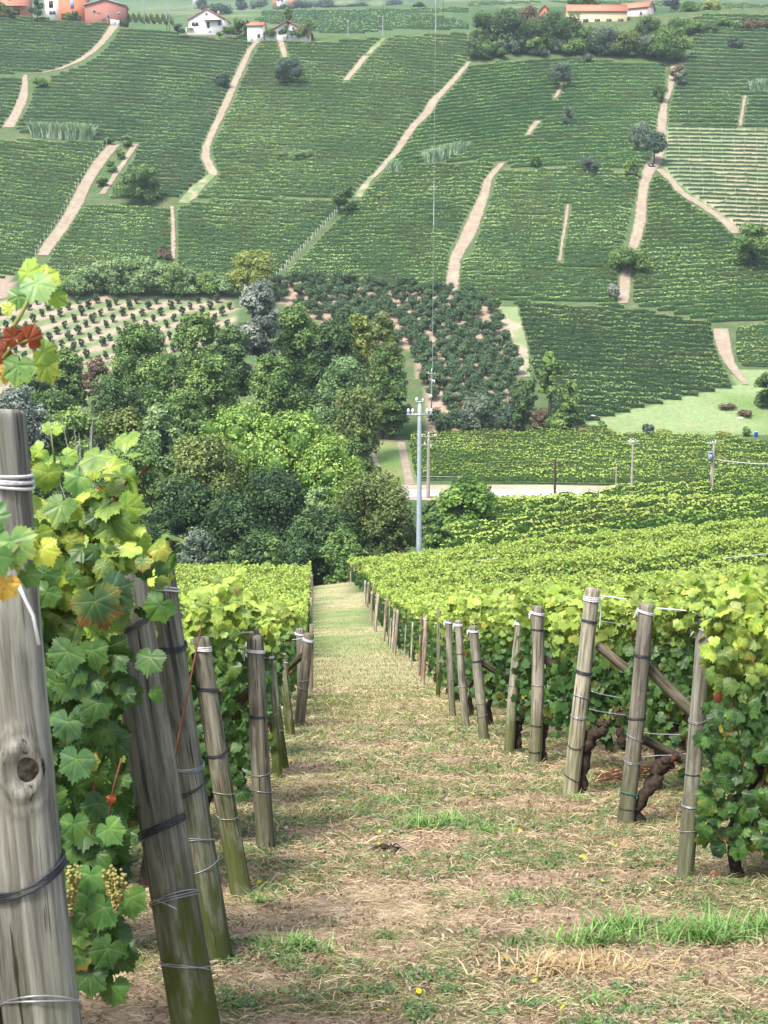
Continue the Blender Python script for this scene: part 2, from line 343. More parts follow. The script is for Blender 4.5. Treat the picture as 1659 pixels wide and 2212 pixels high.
# ---- the coarse sheet to the horizon
Ys = np.concatenate([np.arange(-14, 40, 1.0), np.arange(40, 190, 1.5), np.arange(190, 360, 1.1), np.arange(360, 600, 1.6), np.arange(600, 1250, 9), np.arange(1250, 2600, 45)])
Xs = np.concatenate([-np.geomspace(1500, 170, 40), np.arange(-165, 166, 1.5), np.geomspace(170, 1500, 40)])
GX, GY = np.meshgrid(Xs, Ys); GZ = H(GX, GY)
near_patch = sst((np.minimum(np.minimum(GX + 13, 15 - GX), np.minimum(GY + 9, 46 - GY))) / 1.5)
GZ = GZ - 0.12 * near_patch
V = np.stack([GX, GY, GZ], -1).reshape(-1, 3)
px_, py_, pd_ = proj(V); px_ = np.where(pd_ > 1, px_, -9999)
n1 = fbm(V[:, 0] / 9, V[:, 1] / 9); n2 = fbm(V[:, 0] / 2.1 + 40, V[:, 1] / 2.1, 3); n3 = fbm(V[:, 0] / 45 + 9, V[:, 1] / 45 + 3)
def blend(a, b, t): t = np.clip(t, 0, 1)[:, None]; return np.array(a) * (1 - t) + np.array(b) * t if not isinstance(a, np.ndarray) or a.ndim == 1 else a * (1 - t) + np.asarray(b) * t
SOIL = (0.34, 0.25, 0.185); TAN = (0.34, 0.27, 0.205); GRN = (0.115, 0.175, 0.055); PALEG = (0.23, 0.31, 0.14)
col = blend(np.tile(np.array([0.085, 0.145, 0.055]), (len(V), 1)), (0.17, 0.17, 0.09), (n2 - .4) * 2)
def paint(poly, c, soft=1.0):
    global col
    m = inpoly(px_, py_, poly) & (V[:, 1] > 150); col[m] = c[m] if isinstance(c, np.ndarray) and c.ndim == 2 else c
full = lambda c: np.tile(np.array(c), (len(V), 1))
paint(MEADOW, blend(blend(full((0.17, 0.26, 0.09)), (0.25, 0.33, 0.15), n1 * 3 - 1), (0.34, 0.32, 0.18), np.clip((n3 - .5) * 5, 0, .8) + (n2 - .62) * 3))
paint(YOUNGV, blend(blend(full((0.24, 0.31, 0.16)), (0.38, 0.36, 0.23), (n1 - .45) * 4), (0.5, 0.4, 0.28), np.clip((py_ - 400) / 130, 0, 1) * (n1 + .2)))
sx = (px_ - 165 - (py_ - 656) * -1.26) / 43.5; str_ = 0.5 + 0.5 * np.sin(2 * pi * ((py_ - 656 + (px_ - 165) * 0.30) / 26.0))
paint(ORCH_Y, blend(blend(full((0.17, 0.235, 0.10)), (0.44, 0.34, 0.26), str_ * 1.5 - .35 + (n2 - .5)), (0.3, 0.3, 0.2), (n1 - .5) * 2))
paint(ORCH_H, blend(full((0.43, 0.325, 0.24)), (0.3, 0.25, 0.17), (n2 - .4) * 2))
paint(LOOPG, blend(full((0.15, 0.24, 0.07)), (0.3, 0.28, 0.14), (n1 - .4) * 2))
paint([(-60, 600), (22, 596), (30, 615), (20, 640), (-60, 665)], full(TAN))
# wooded ravine floor
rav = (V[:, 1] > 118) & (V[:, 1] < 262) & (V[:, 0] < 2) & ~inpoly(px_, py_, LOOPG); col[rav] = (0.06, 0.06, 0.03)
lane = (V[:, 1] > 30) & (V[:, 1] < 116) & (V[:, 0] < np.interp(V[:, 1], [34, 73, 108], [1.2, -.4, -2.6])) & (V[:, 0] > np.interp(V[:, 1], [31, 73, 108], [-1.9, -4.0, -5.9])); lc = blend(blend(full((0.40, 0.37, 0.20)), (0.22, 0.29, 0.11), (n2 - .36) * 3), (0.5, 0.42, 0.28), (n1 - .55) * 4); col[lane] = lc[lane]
# hills beyond the crest: fields in broad patches
far = V[:, 1] > 600
cell = vnoise(V[:, 0] / 95 + 3, V[:, 1] / 120 + 7); cell = np.round(cell * 5) / 5; c1 = blend(blend(full((0.07, 0.135, 0.05)), (0.15, 0.24, 0.09), (cell - .2) * 1.6), (0.30, 0.33, 0.17), (n3 - .60) * 6)
col[far] = c1[far]
idx = np.arange(V.shape[0]).reshape(GX.shape)
F = np.stack([idx[:-1, :-1], idx[:-1, 1:], idx[1:, 1:], idx[1:, :-1]], -1).reshape(-1, 4)
m_, t_, b_ = new_mat('hillside_ground'); at_ = N(t_, 'ShaderNodeAttribute', attribute_name='Col'); tc_ = N(t_, 'ShaderNodeTexCoord')
nz_ = N(t_, 'ShaderNodeTexNoise'); nz_.inputs['Scale'].default_value = 1.3; nz_.inputs['Detail'].default_value = 8; t_.links.new(tc_.outputs['Object'], nz_.inputs['Vector'])
mr_ = N(t_, 'ShaderNodeMapRange'); mr_.inputs[3].default_value = .6; mr_.inputs[4].default_value = 1.4; t_.links.new(nz_.outputs[0], mr_.inputs[0])
vs_ = N(t_, 'ShaderNodeVectorMath', operation='SCALE'); t_.links.new(at_.outputs[0], vs_.inputs[0]); t_.links.new(mr_.outputs[0], vs_.inputs['Scale'])
# drilled rows of the distant vineyards (a planted pattern, only beyond the crest)
sp3 = N(t_, 'ShaderNodeSeparateXYZ'); t_.links.new(tc_.outputs['Object'], sp3.inputs[0])
gt = N(t_, 'ShaderNodeMath', operation='GREATER_THAN'); gt.inputs[1].default_value = 600; t_.links.new(sp3.outputs[1], gt.inputs[0])
wv = N(t_, 'ShaderNodeTexWave', wave_type='BANDS', bands_direction='Y'); wv.inputs['Scale'].default_value = 0.055; wv.inputs['Distortion'].default_value = 2.5; wv.inputs['Detail'].default_value = 2; wv.inputs['Detail Scale'].default_value = .02
t_.links.new(tc_.outputs['Object'], wv.inputs['Vector'])
wm = N(t_, 'ShaderNodeMath', operation='MULTIPLY'); t_.links.new(wv.outputs['Fac'], wm.inputs[0]); t_.links.new(gt.outputs[0], wm.inputs[1])
wm2 = N(t_, 'ShaderNodeMath', operation='MULTIPLY'); t_.links.new(wm.outputs[0], wm2.inputs[0]); wm2.inputs[1].default_value = .55
t_.links.new(mixc(t_, wm2.outputs[0], vs_.outputs[0], (0.035, 0.07, 0.03)), b_.inputs['Base Color']); b_.inputs['Roughness'].default_value = .95; b_.inputs['Specular IOR Level'].default_value = .1
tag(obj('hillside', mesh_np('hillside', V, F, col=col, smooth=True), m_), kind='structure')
# ---- tracks as ribbons
def ribbon(name, pl, mat, lift=0.15, soft=True, seed=0):
    p = dense(pl, 1.6); rs = np.random.RandomState(seed)
    w = p[:, 2] / 2 * (1 + .16 * (rs.rand(len(p)) - .5)); cs = np.linspace(-1, 1, 9)
    X = p[:, :1] + w[:, None] * cs[None] + np.where(np.abs(cs) > .7, np.abs(cs) * 3.4 * (rs.rand(len(p), 9) - .5), 0); Y = np.repeat(p[:, 1:2], 9, 1)
    P, _ = ray(X.ravel(), Y.ravel(), 180, 640, 260); P[:, 2] += lift
    nn = fbm(P[:, 0] / 1.6, P[:, 1] / 1.6, 3); e = np.tile(np.abs(cs), len(p))
    nb_ = fbm(P[:, 0] / 5 + 3, P[:, 1] / 5, 3); c = blend(blend(full2(TAN, len(P)), (0.42, 0.345, 0.26), (nn - .4) * 3), (0.20, 0.23, 0.10), np.clip((nn - .5) * 3 + (e - .82) * 1.5, 0, .8) + np.clip(.55 - e * 2.2, 0, 1) * np.clip((nb_ - .45) * 4, 0, .7))
    if mat == 'g': c = blend(full2((0.18, 0.26, 0.11), len(P)), (0.38, 0.33, 0.22), (nn - .46) * 4)
    if mat == 'n': c = blend(full2((0.24, 0.30, 0.14), len(P)), (0.43, 0.36, 0.26), (nb_ - .38) * 5 - (np.tile(cs, len(p)) - .2))
    i = np.arange(len(P)).reshape(-1, 9); F = np.stack([i[:-1, :-1], i[1:, :-1], i[1:, 1:], i[:-1, 1:]], -1).reshape(-1, 4)
    return tag(obj(name, mesh_np(name, P, F, col=c, smooth=True), TRACKMAT), kind='structure')
def full2(c, n): return np.tile(np.array(c), (n, 1))
m2, t2, b2 = new_mat('dirt_track'); a2 = N(t2, 'ShaderNodeAttribute', attribute_name='Col'); tc2 = N(t2, 'ShaderNodeTexCoord'); z2 = N(t2, 'ShaderNodeTexNoise'); z2.inputs['Scale'].default_value = 1.1; z2.inputs['Detail'].default_value = 7
t2.links.new(tc2.outputs['Object'], z2.inputs['Vector']); r2_ = N(t2, 'ShaderNodeMapRange'); r2_.inputs[3].default_value = .72; r2_.inputs[4].default_value = 1.25; t2.links.new(z2.outputs[0], r2_.inputs[0])
s2 = N(t2, 'ShaderNodeVectorMath', operation='SCALE'); t2.links.new(a2.outputs[0], s2.inputs[0]); t2.links.new(r2_.outputs[0], s2.inputs['Scale']); t2.links.new(s2.outputs[0], b2.inputs['Base Color']); b2.inputs['Roughness'].default_value = .95
TRACKMAT = m2
for k, (nm, pl) in enumerate(TRACKS.items()): ribbon('dirt_track', pl, 't', seed=k)
for k, (nm, pl) in enumerate(GRASSTRK.items()): ribbon('grass_track', pl, 'g' if nm != 'N' else 'n', .14, seed=50 + k)
ribbon('dirt_track', [(815,951,46),(845,951,60),(870,953,40)], 't', .05, seed=77)
ribbon('dirt_track', [(866,955,16),(872,985,18),(879,1015,20),(886,1048,22)], 't', .05, seed=78)
ribbon('dirt_track', [(800,960,14),(806,985,14),(818,1010,10)], 't', .05, seed=79)
# valley road: a gravel verge and the pale asphalt
def strip(name, xs, yt, yb, c, lift, seed):
    X = np.repeat(np.array(xs, float)[:, None], 5, 1); Yv = np.array(yt)[:, None] + (np.array(yb) - np.array(yt))[:, None] * np.linspace(0, 1, 5)[None]
    P, _ = ray(X.ravel(), Yv.ravel(), 150, 300, 400); P[:, 2] += lift; nn = fbm(P[:, 0] / 1.2 + seed, P[:, 1] / 1.2, 3)
    i = np.arange(len(P)).reshape(-1, 5); F = np.stack([i[:-1, :-1], i[1:, :-1], i[1:, 1:], i[:-1, 1:]], -1).reshape(-1, 4)
    cc = blend(full2(c, len(P)), tuple(v * .8 for v in c), (nn - .4) * 2)
    tag(obj(name, mesh_np(name, P, F, col=cc), TRACKMAT), kind='structure')
xs_ = np.arange(868, 1460, 10.0); ee = np.clip((xs_ - 1180) / 200, 0, 1)
strip('road_verge', xs_, 1048 + 0 * xs_ + ee * 4, 1081 + 0 * xs_, (0.47, 0.40, 0.29), .05, 1)
strip('road', xs_, 1058.5 + ee * 3, 1074.5 + 0 * xs_, (0.66, 0.63, 0.58), .09, 2)
# ================================================================ NEAR GROUND (the sloping grass and soil path)
def green_mask(x, y):
    """where weeds grow: bands along the rows, broken up"""
    b = fbm(x / 1.25 + 5, y / 0.7 + 2, 4); b2 = fbm(x / 0.36 + 50, y / 0.3 + 9, 3)
    g = (b - .405) * 4 + (b2 - .46) * 3.4
    far_ = sst((y - 17) / 14); g = g * (1 - far_) + far_ * ((fbm(x / 1.2, y / 3.0) - .40) * 2.5)
    return np.clip(g, 0, 1)
nx = np.arange(-12, 14.01, 0.05); ny = np.concatenate([np.arange(-8, 2, .4), np.arange(2, 16, .045), np.arange(16, 45.01, .1)])
nx = nx[(nx > -8)]; X2, Y2 = np.meshgrid(nx, ny)
b0 = fbm(X2 / 1.1, Y2 / .8, 4); b1 = fbm(X2 / .16, Y2 / .12, 3)
gm = green_mask(X2, Y2)
edge = sst(np.minimum(np.minimum(X2 + 8, 14 - X2), np.minimum(Y2 + 8, 45 - Y2)) / .8)
Z2 = H(X2, Y2) + edge * ((b0 - .5) * .09 + (b1 - .5) * .028 * (1 - gm)) - (1 - edge) * .14
Vn = np.stack([X2, Y2, Z2], -1).reshape(-1, 3); gmf = gm.ravel()
s_ = fbm(Vn[:, 0] / 1.3 + 70, Vn[:, 1] / .7 + 20, 4); s3 = fbm(Vn[:, 0] / .22 + 7, Vn[:, 1] / .13 + 2, 3)
cn = blend(blend(full2((0.36, 0.255, 0.185), len(Vn)), (0.50, 0.385, 0.27), (s_ - .38) * 3.2), (0.20, 0.145, 0.10), (s3 - .56) * 4)
cn = blend(cn, (0.155, 0.18, 0.075), gmf * .75)
farf = sst((Vn[:, 1] - 17) / 14); cn = blend(cn, (0.42, 0.385, 0.215), farf * .75)
idx = np.arange(len(Vn)).reshape(X2.shape); Fn = np.stack([idx[:-1, :-1], idx[:-1, 1:], idx[1:, 1:], idx[1:, :-1]], -1).reshape(-1, 4)
mg, tg, bg_ = new_mat('path_soil'); ag = N(tg, 'ShaderNodeAttribute', attribute_name='Col'); cg = N(tg, 'ShaderNodeTexCoord')
def tn(sc, s, d=6):
    mp = N(tg, 'ShaderNodeMapping'); mp.inputs['Scale'].default_value = sc; tg.links.new(cg.outputs['Object'], mp.inputs[0]); n = N(tg, 'ShaderNodeTexNoise'); n.inputs['Scale'].default_value = s; n.inputs['Detail'].default_value = d; n.inputs['Roughness'].default_value = .7; tg.links.new(mp.outputs[0], n.inputs['Vector']); return n.outputs[0]
ga = tn((1, 1, 1), 26); gb = tn((.25, 1, 1), 60); rr = N(tg, 'ShaderNodeMapRange'); rr.inputs[1].default_value = .3; rr.inputs[2].default_value = .7; rr.inputs[3].default_value = .5; rr.inputs[4].default_value = 1.45; tg.links.new(ga, rr.inputs[0])
sg = N(tg, 'ShaderNodeVectorMath', operation='SCALE'); tg.links.new(ag.outputs[0], sg.inputs[0]); tg.links.new(rr.outputs[0], sg.inputs['Scale'])
rb = ramp(tg, [(0.56, (0, 0, 0)), (0.66, (1, 1, 1))]); tg.links.new(gb, rb.inputs[0]); mm = N(tg, 'ShaderNodeMath', operation='MULTIPLY'); mm.inputs[1].default_value = .55; tg.links.new(rb.outputs[0], mm.inputs[0])
tg.links.new(mixc(tg, mm.outputs[0], sg.outputs[0], (0.56, 0.46, 0.32)), bg_.inputs['Base Color']); bg_.inputs['Roughness'].default_value = .95; bg_.inputs['Specular IOR Level'].default_value = .1
bp = N(tg, 'ShaderNodeBump'); bp.inputs['Strength'].default_value = .9; bp.inputs['Distance'].default_value = .02; tg.links.new(ga, bp.inputs['Height']); tg.links.new(bp.outputs[0], bg_.inputs['Normal'])
tag(obj('path', mesh_np('path', Vn, Fn, col=cn, smooth=True), mg), kind='structure')
def Hn(x, y): return H(x, y) + (fbm(x / 1.1, y / .8, 4) - .5) * .09
# ---- grass blades, straw
def blades(name, n, label, cols, ylo, yhi, hgt, wid, mask, flat=False, seed=1, curl=.5):
    rs = np.random.RandomState(seed); m = n * 7
    y = ylo * (yhi / ylo) ** rs.rand(m); x = (rs.rand(m) * 2 - 1) * (1.6 + y * .33)
    k = rs.rand(m) < mask(x, y); x = x[k][:n]; y = y[k][:n]; n = len(x)
    d = np.sqrt(x * x + y * y); sc = np.clip(d / 9, .8, 3.2)
    h = hgt * (0.5 + rs.rand(n)) * (1 + .0 * sc) * np.clip(sc, .8, 1.5); w_ = wid * (0.6 + .8 * rs.rand(n)) * sc
    a = rs.rand(n) * 2 * pi; z = Hn(x, y)
    if flat:
        a = rs.randn(n) * .55 + pi * (rs.rand(n) < .5) ; el = rs.rand(n) * .22 + .02; L = h
        dx = np.stack([np.cos(a) * np.cos(el), np.sin(a) * np.cos(el), np.sin(el) * np.where(rs.rand(n) < .2, 2.5, .5)], 1); sd_ = np.stack([-np.sin(a), np.cos(a), rs.randn(n) * .4], 1)
        b = np.stack([x, y, z + .008 + rs.rand(n) * .025], 1); mid = b + dx * L[:, None] * .5 + np.array([0, 0, 1]) * (L * .08 * rs.rand(n))[:, None]; tip = b + dx * L[:, None]
        tip[:, 2] = np.maximum(tip[:, 2] - L * .12, Hn(tip[:, 0], tip[:, 1]) + .005); mid[:, 2] = np.maximum(mid[:, 2], Hn(mid[:, 0], mid[:, 1]) + .01)
    else:
        lean = np.stack([np.cos(a), np.sin(a)], 1) * (curl * (0.2 + rs.rand(n)))[:, None]
        b = np.stack([x, y, z - .01], 1); mid = b + np.stack([lean[:, 0] * h * .4, lean[:, 1] * h * .4, h * .62], 1); tip = b + np.stack([lean[:, 0] * h * 1.3, lean[:, 1] * h * 1.3, h * (1 - .2 * rs.rand(n))], 1)
        t = rs.rand(n) * 2 * pi; sd_ = np.stack([np.cos(t), np.sin(t), 0 * t], 1)
    s = sd_ * (w_ / 2)[:, None]
    V = np.stack([b - s, b + s, mid + s * .9, mid - s * .9, tip], 1).reshape(-1, 3); o = np.arange(n)[:, None] * 5
    cc = np.array(cols)[rs.randint(len(cols), size=n)] * (0.65 + .7 * rs.rand(n, 1)); C = np.repeat(cc, 5, 0)
    return tag(obj(name, mesh_np(name, V, [o + np.array([[0, 1, 2, 3]]), o + np.array([[3, 2, 4]])], col=C), LEAF_MID), label, kind='stuff')
onpath = lambda x, y: np.where(np.abs(x) < 9, 1.0, .4)
blades('short_grass', 230000, 'short green grass and weeds in bands across the path', [(0.13,0.22,0.05),(0.18,0.29,0.06),(0.09,0.16,0.04),(0.25,0.30,0.10),(0.14,0.21,0.075),(0.34,0.33,0.15)], 4.8, 32, .042, .0055, lambda x, y: green_mask(x, y), seed=3, curl=1.1)
blades('dry_grass', 60000, 'thin dry upright grass among the weeds', [(0.42,0.36,0.18),(0.50,0.42,0.25),(0.32,0.30,0.14),(0.25,0.2,0.12)], 4.8, 26, .06, .003, lambda x, y: .15 + .7 * (fbm(x / .9 + 20, y / .6 + 3) > .47), seed=13, curl=1.0)
def weeds(n, seed, name='weeds', label='small leaved weeds and clover between the grass', cols=((0.10,0.20,0.045),(0.16,0.27,0.08),(0.07,0.13,0.05),(0.17,0.24,0.12)), thr=.62, anyw=False):
    rs = np.random.RandomState(seed); m = n * 10; y = 4.8 * (22 / 4.8) ** rs.rand(m); x = (rs.rand(m) * 2 - 1) * (1.6 + y * .33); k = (vnoise(x / .17 + 3 + seed, y / .15 + 8) > thr) & ((rs.rand(m) < green_mask(x, y)) | anyw); x = x[k][:n]; y = y[k][:n]; n = len(x)
    z = Hn(x, y) + .012 + .035 * rs.rand(n); c = np.stack([x, y, z], 1); N_ = rs.randn(n, 3) * .5 + [0, -.25, 1]; N_ /= np.linalg.norm(N_, axis=1)[:, None]; a = np.cross(N_, rs.randn(n, 3)); a /= np.linalg.norm(a, axis=1)[:, None]; b = np.cross(N_, a); s = (.008 + .016 * rs.rand(n))[:, None] * np.clip(y / 9, .9, 1.8)[:, None]
    V = np.stack([c - a * s, c - b * s * .4, c + a * s * 1.1, c + b * s * .4], 1).reshape(-1, 3); C = np.array(cols)[rs.randint(len(cols), size=n)] * (.7 + .6 * rs.rand(n, 1))
    tag(obj(name, mesh_np(name, V, np.arange(n)[:, None] * 4 + np.arange(4)[None], col=np.repeat(C, 4, 0)), LEAF_MID), label, kind='stuff')
weeds(60000, 17)
weeds(60000, 18, 'dry_litter', 'brown and grey dry leaf litter and crumbs of soil on the path', ((0.20,0.13,0.085),(0.34,0.26,0.18),(0.13,0.09,0.06),(0.46,0.38,0.27),(0.28,0.17,0.11)), .42, True)
blades('meadow_grass', 45000, 'pale dry meadow grass on the far end of the path', [(0.50,0.45,0.25),(0.36,0.38,0.17),(0.22,0.30,0.10),(0.56,0.48,0.30),(0.26,0.34,0.12)], 15, 108, .042, .006, lambda x, y: .8 * sst((y - 15) / 12) * (np.abs(x + .9) < 3.2 + .01 * y), seed=4, curl=.35)
blades('straw', 170000, 'dry straw and cut stalks strewn over the soil path', [(0.60,0.48,0.29),(0.52,0.42,0.25),(0.68,0.57,0.37),(0.30,0.21,0.13),(0.20,0.13,0.09),(0.62,0.52,0.36)], 4.8, 32, (.10), .0036, lambda x, y: .5 + .5 * (fbm(x / 1.3 + 70, y / .7 + 20) > .52), flat=True, seed=5)
# broad-leaved weeds as low rosettes, and taller grass tufts
def tuft_at(px, py, nbl, hgt, spread, cols, seed, wid=.008, curl=.6, dry=False):
    rs = np.random.RandomState(seed); (P,), _ = ray([px], [py], 2, 60, 300); n = nbl
    r = np.abs(rs.randn(n)) * spread; a = rs.rand(n) * 2 * pi; x = P[0] + r * np.cos(a) * 1.8; y = P[1] + r * np.sin(a) * .7; z = Hn(x, y) - .01
    h = hgt * (.3 + .85 * rs.rand(n)); t = rs.rand(n) * 2 * pi; ln = curl * (.3 + rs.rand(n)); dx = np.cos(t) * ln; dy = np.sin(t) * ln
    K = 5; u = np.linspace(0, 1, K); w_ = wid * (.6 + .8 * rs.rand(n)); pts = np.stack([x[:, None] + dx[:, None] * h[:, None] * u ** 1.6, y[:, None] + dy[:, None] * h[:, None] * u ** 1.6, z[:, None] + h[:, None] * (u - (.55 if dry else .3) * u ** 3 * ln[:, None])], -1)
    pts[..., 2] = np.maximum(pts[..., 2], H(pts[..., 0], pts[..., 1]) + .01)
    s = np.stack([-np.sin(t), np.cos(t), 0 * t], 1)[:, None] * (w_[:, None] * (1 - .85 * u ** 2))[..., None] / 2
    V = np.concatenate([pts - s, pts + s], 1).reshape(-1, 3); o = np.arange(n)[:, None] * 2 * K
    F = np.concatenate([o + np.array([[k, K + k, K + k + 1, k + 1]]) for k in range(K - 1)]); C = np.repeat(np.array(cols)[rs.randint(len(cols), size=n)] * (.7 + .6 * rs.rand(n, 1)), 2 * K, 0)
    return V, F, C
def join(parts):
    Vs, Fs, Cs, o = [], [], [], 0
    for v, f, c in parts: Vs.append(v); Fs.append(f + o); Cs.append(c); o += len(v)
    return np.concatenate(Vs), np.concatenate(Fs), np.concatenate(Cs)
GR = [(0.16,0.31,0.07),(0.22,0.40,0.10),(0.11,0.22,0.055),(0.30,0.45,0.17)]
DRY = [(0.55,0.42,0.22),(0.48,0.36,0.19),(0.62,0.5,0.3),(0.4,0.28,0.15)]
TUFTS = [(905,1790,170,.16,.10,'clump of green grass in the middle of the path'),(975,1785,170,.16,.09,'green grass clump beside the one in mid path'),(1060,1800,90,.12,.10,'thin green grass clump short of the pale cracked post'),
 (940,1632,60,.17,.05,'single spiky grass tuft before the weathered posts'),(1530,2035,260,.19,.11,'large bright grass clump below the leafy post'),(1640,2010,120,.17,.08,'bright grass clump at the edge under the vines'),(1290,2040,160,.15,.12,'loose grass clump uphill of the straw heap'),
 (1345,2015,120,.16,.08,'upright grass clump beside the straw heap'),(650,2060,170,.11,.10,'dense low grass patch right of the leaning posts'),(1290,2180,60,.1,.08,'small weed patch at the foot of the picture'),(860,1735,100,.10,.11,'low weed clump behind the green grass'),(1245,1735,60,.10,.1,'weed clump at the foot of the pale cracked post'),
 (700,1650,110,.09,.12,'low green weeds near the dark upright post'),(640,1790,90,.09,.1,'green weeds beside the foot of the dark upright post'),(1120,1955,90,.1,.1,'grey green weeds in bare soil'),(560,1955,40,.14,.04,'broad leaved weed at the foot of the knobbly post')]
for k, (tx, ty, nb, hh, sp0, lb) in enumerate(TUFTS):
    V_, F_, C_ = tuft_at(tx, ty, int(nb * 1.5), hh * 1.1, sp0, GR, 400 + k, wid=.010, curl=1.05)
    tag(obj('grass_clump', mesh_np('grass_clump', V_, F_, col=C_), LEAF_MID), lb, kind='stuff')
straws = [tuft_at(tx, ty, nb, hh, sp0, DRY, 500 + k, wid=.009, curl=1.1, dry=True) for k, (tx, ty, nb, hh, sp0) in enumerate([(1180,2098,260,.17,.13),(1270,2095,260,.16,.12),(1350,2100,130,.13,.14)])]
V_, F_, C_ = join(straws); tag(obj('straw_heap', mesh_np('straw_heap', V_, F_, col=C_), LEAF_MID), 'heap of pale golden straw lying on the path', 'straw heap')
for k, (tx, ty, lb) in enumerate([(790,1625,'flattened straw patch on the upper path'),(1090,1560,'pale straw scattered near the weathered posts')]):
    V_, F_, C_ = tuft_at(tx, ty, 220, .13, .3, DRY, 540 + k, wid=.011, curl=1.3, dry=True); tag(obj('straw_heap', mesh_np('straw_heap', V_, F_, col=C_), LEAF_MID), lb, 'straw heap')
# long loose stalks
STK = [(1020,2185,1330,2080),(1160,2200,1440,2030),(820,2058,1040,2050),(1050,2090,1500,2075),(860,1880,1080,1840),(1470,2120,1650,2200),(300,2050,420,2005),(700,2150,820,2120)]
for k, (xa, ya, xb, yb) in enumerate(STK):
    (A, B), _ = ray([xa, xb], [ya, yb], 2, 60, 300); u = np.linspace(0, 1, 9)[:, None]; pts = A + (B - A) * u; pts[:, 2] = Hn(pts[:, 0], pts[:, 1]) + .02 + .02 * np.sin(u[:, 0] * 5 + k)
    mb = MB(); mb.tube(pts, np.linspace(.0035, .0015, 9), 5)
    tag(mb.build('dry_stalk', plain('straw_stalk', (0.55, 0.43, 0.25), .7) if k == 0 else bpy.data.materials['straw_stalk']), ['long dry stalk crossing the straw heap','long dry stalk below the straw heap','pale flat stalk left of the straw heap','dry stalk along the lower side of the straw heap','thin stalk on bare soil in mid path','long stalk at the lower corner under the bright grass','stalk beside the two leaning posts','short stalk on soil near the low grass patch'][k], 'stalk')
# ================================================================ FAR VINEYARD ROWS
ONES = 'zero one two three four five six seven eight nine ten eleven twelve thirteen fourteen fifteen sixteen seventeen eighteen nineteen'.split()
def ordw(n):
    s = {1:'first',2:'second',3:'third',5:'fifth',8:'eighth',9:'ninth',12:'twelfth'}
    if n < 20: return s.get(n, ONES[n] + 'th')
    t = ['','','twent','thirt','fort','fift','sixt','sevent','eight','ninet'][n // 10]
    return t + 'ieth' if n % 10 == 0 else t + 'y-' + ordw(n % 10)
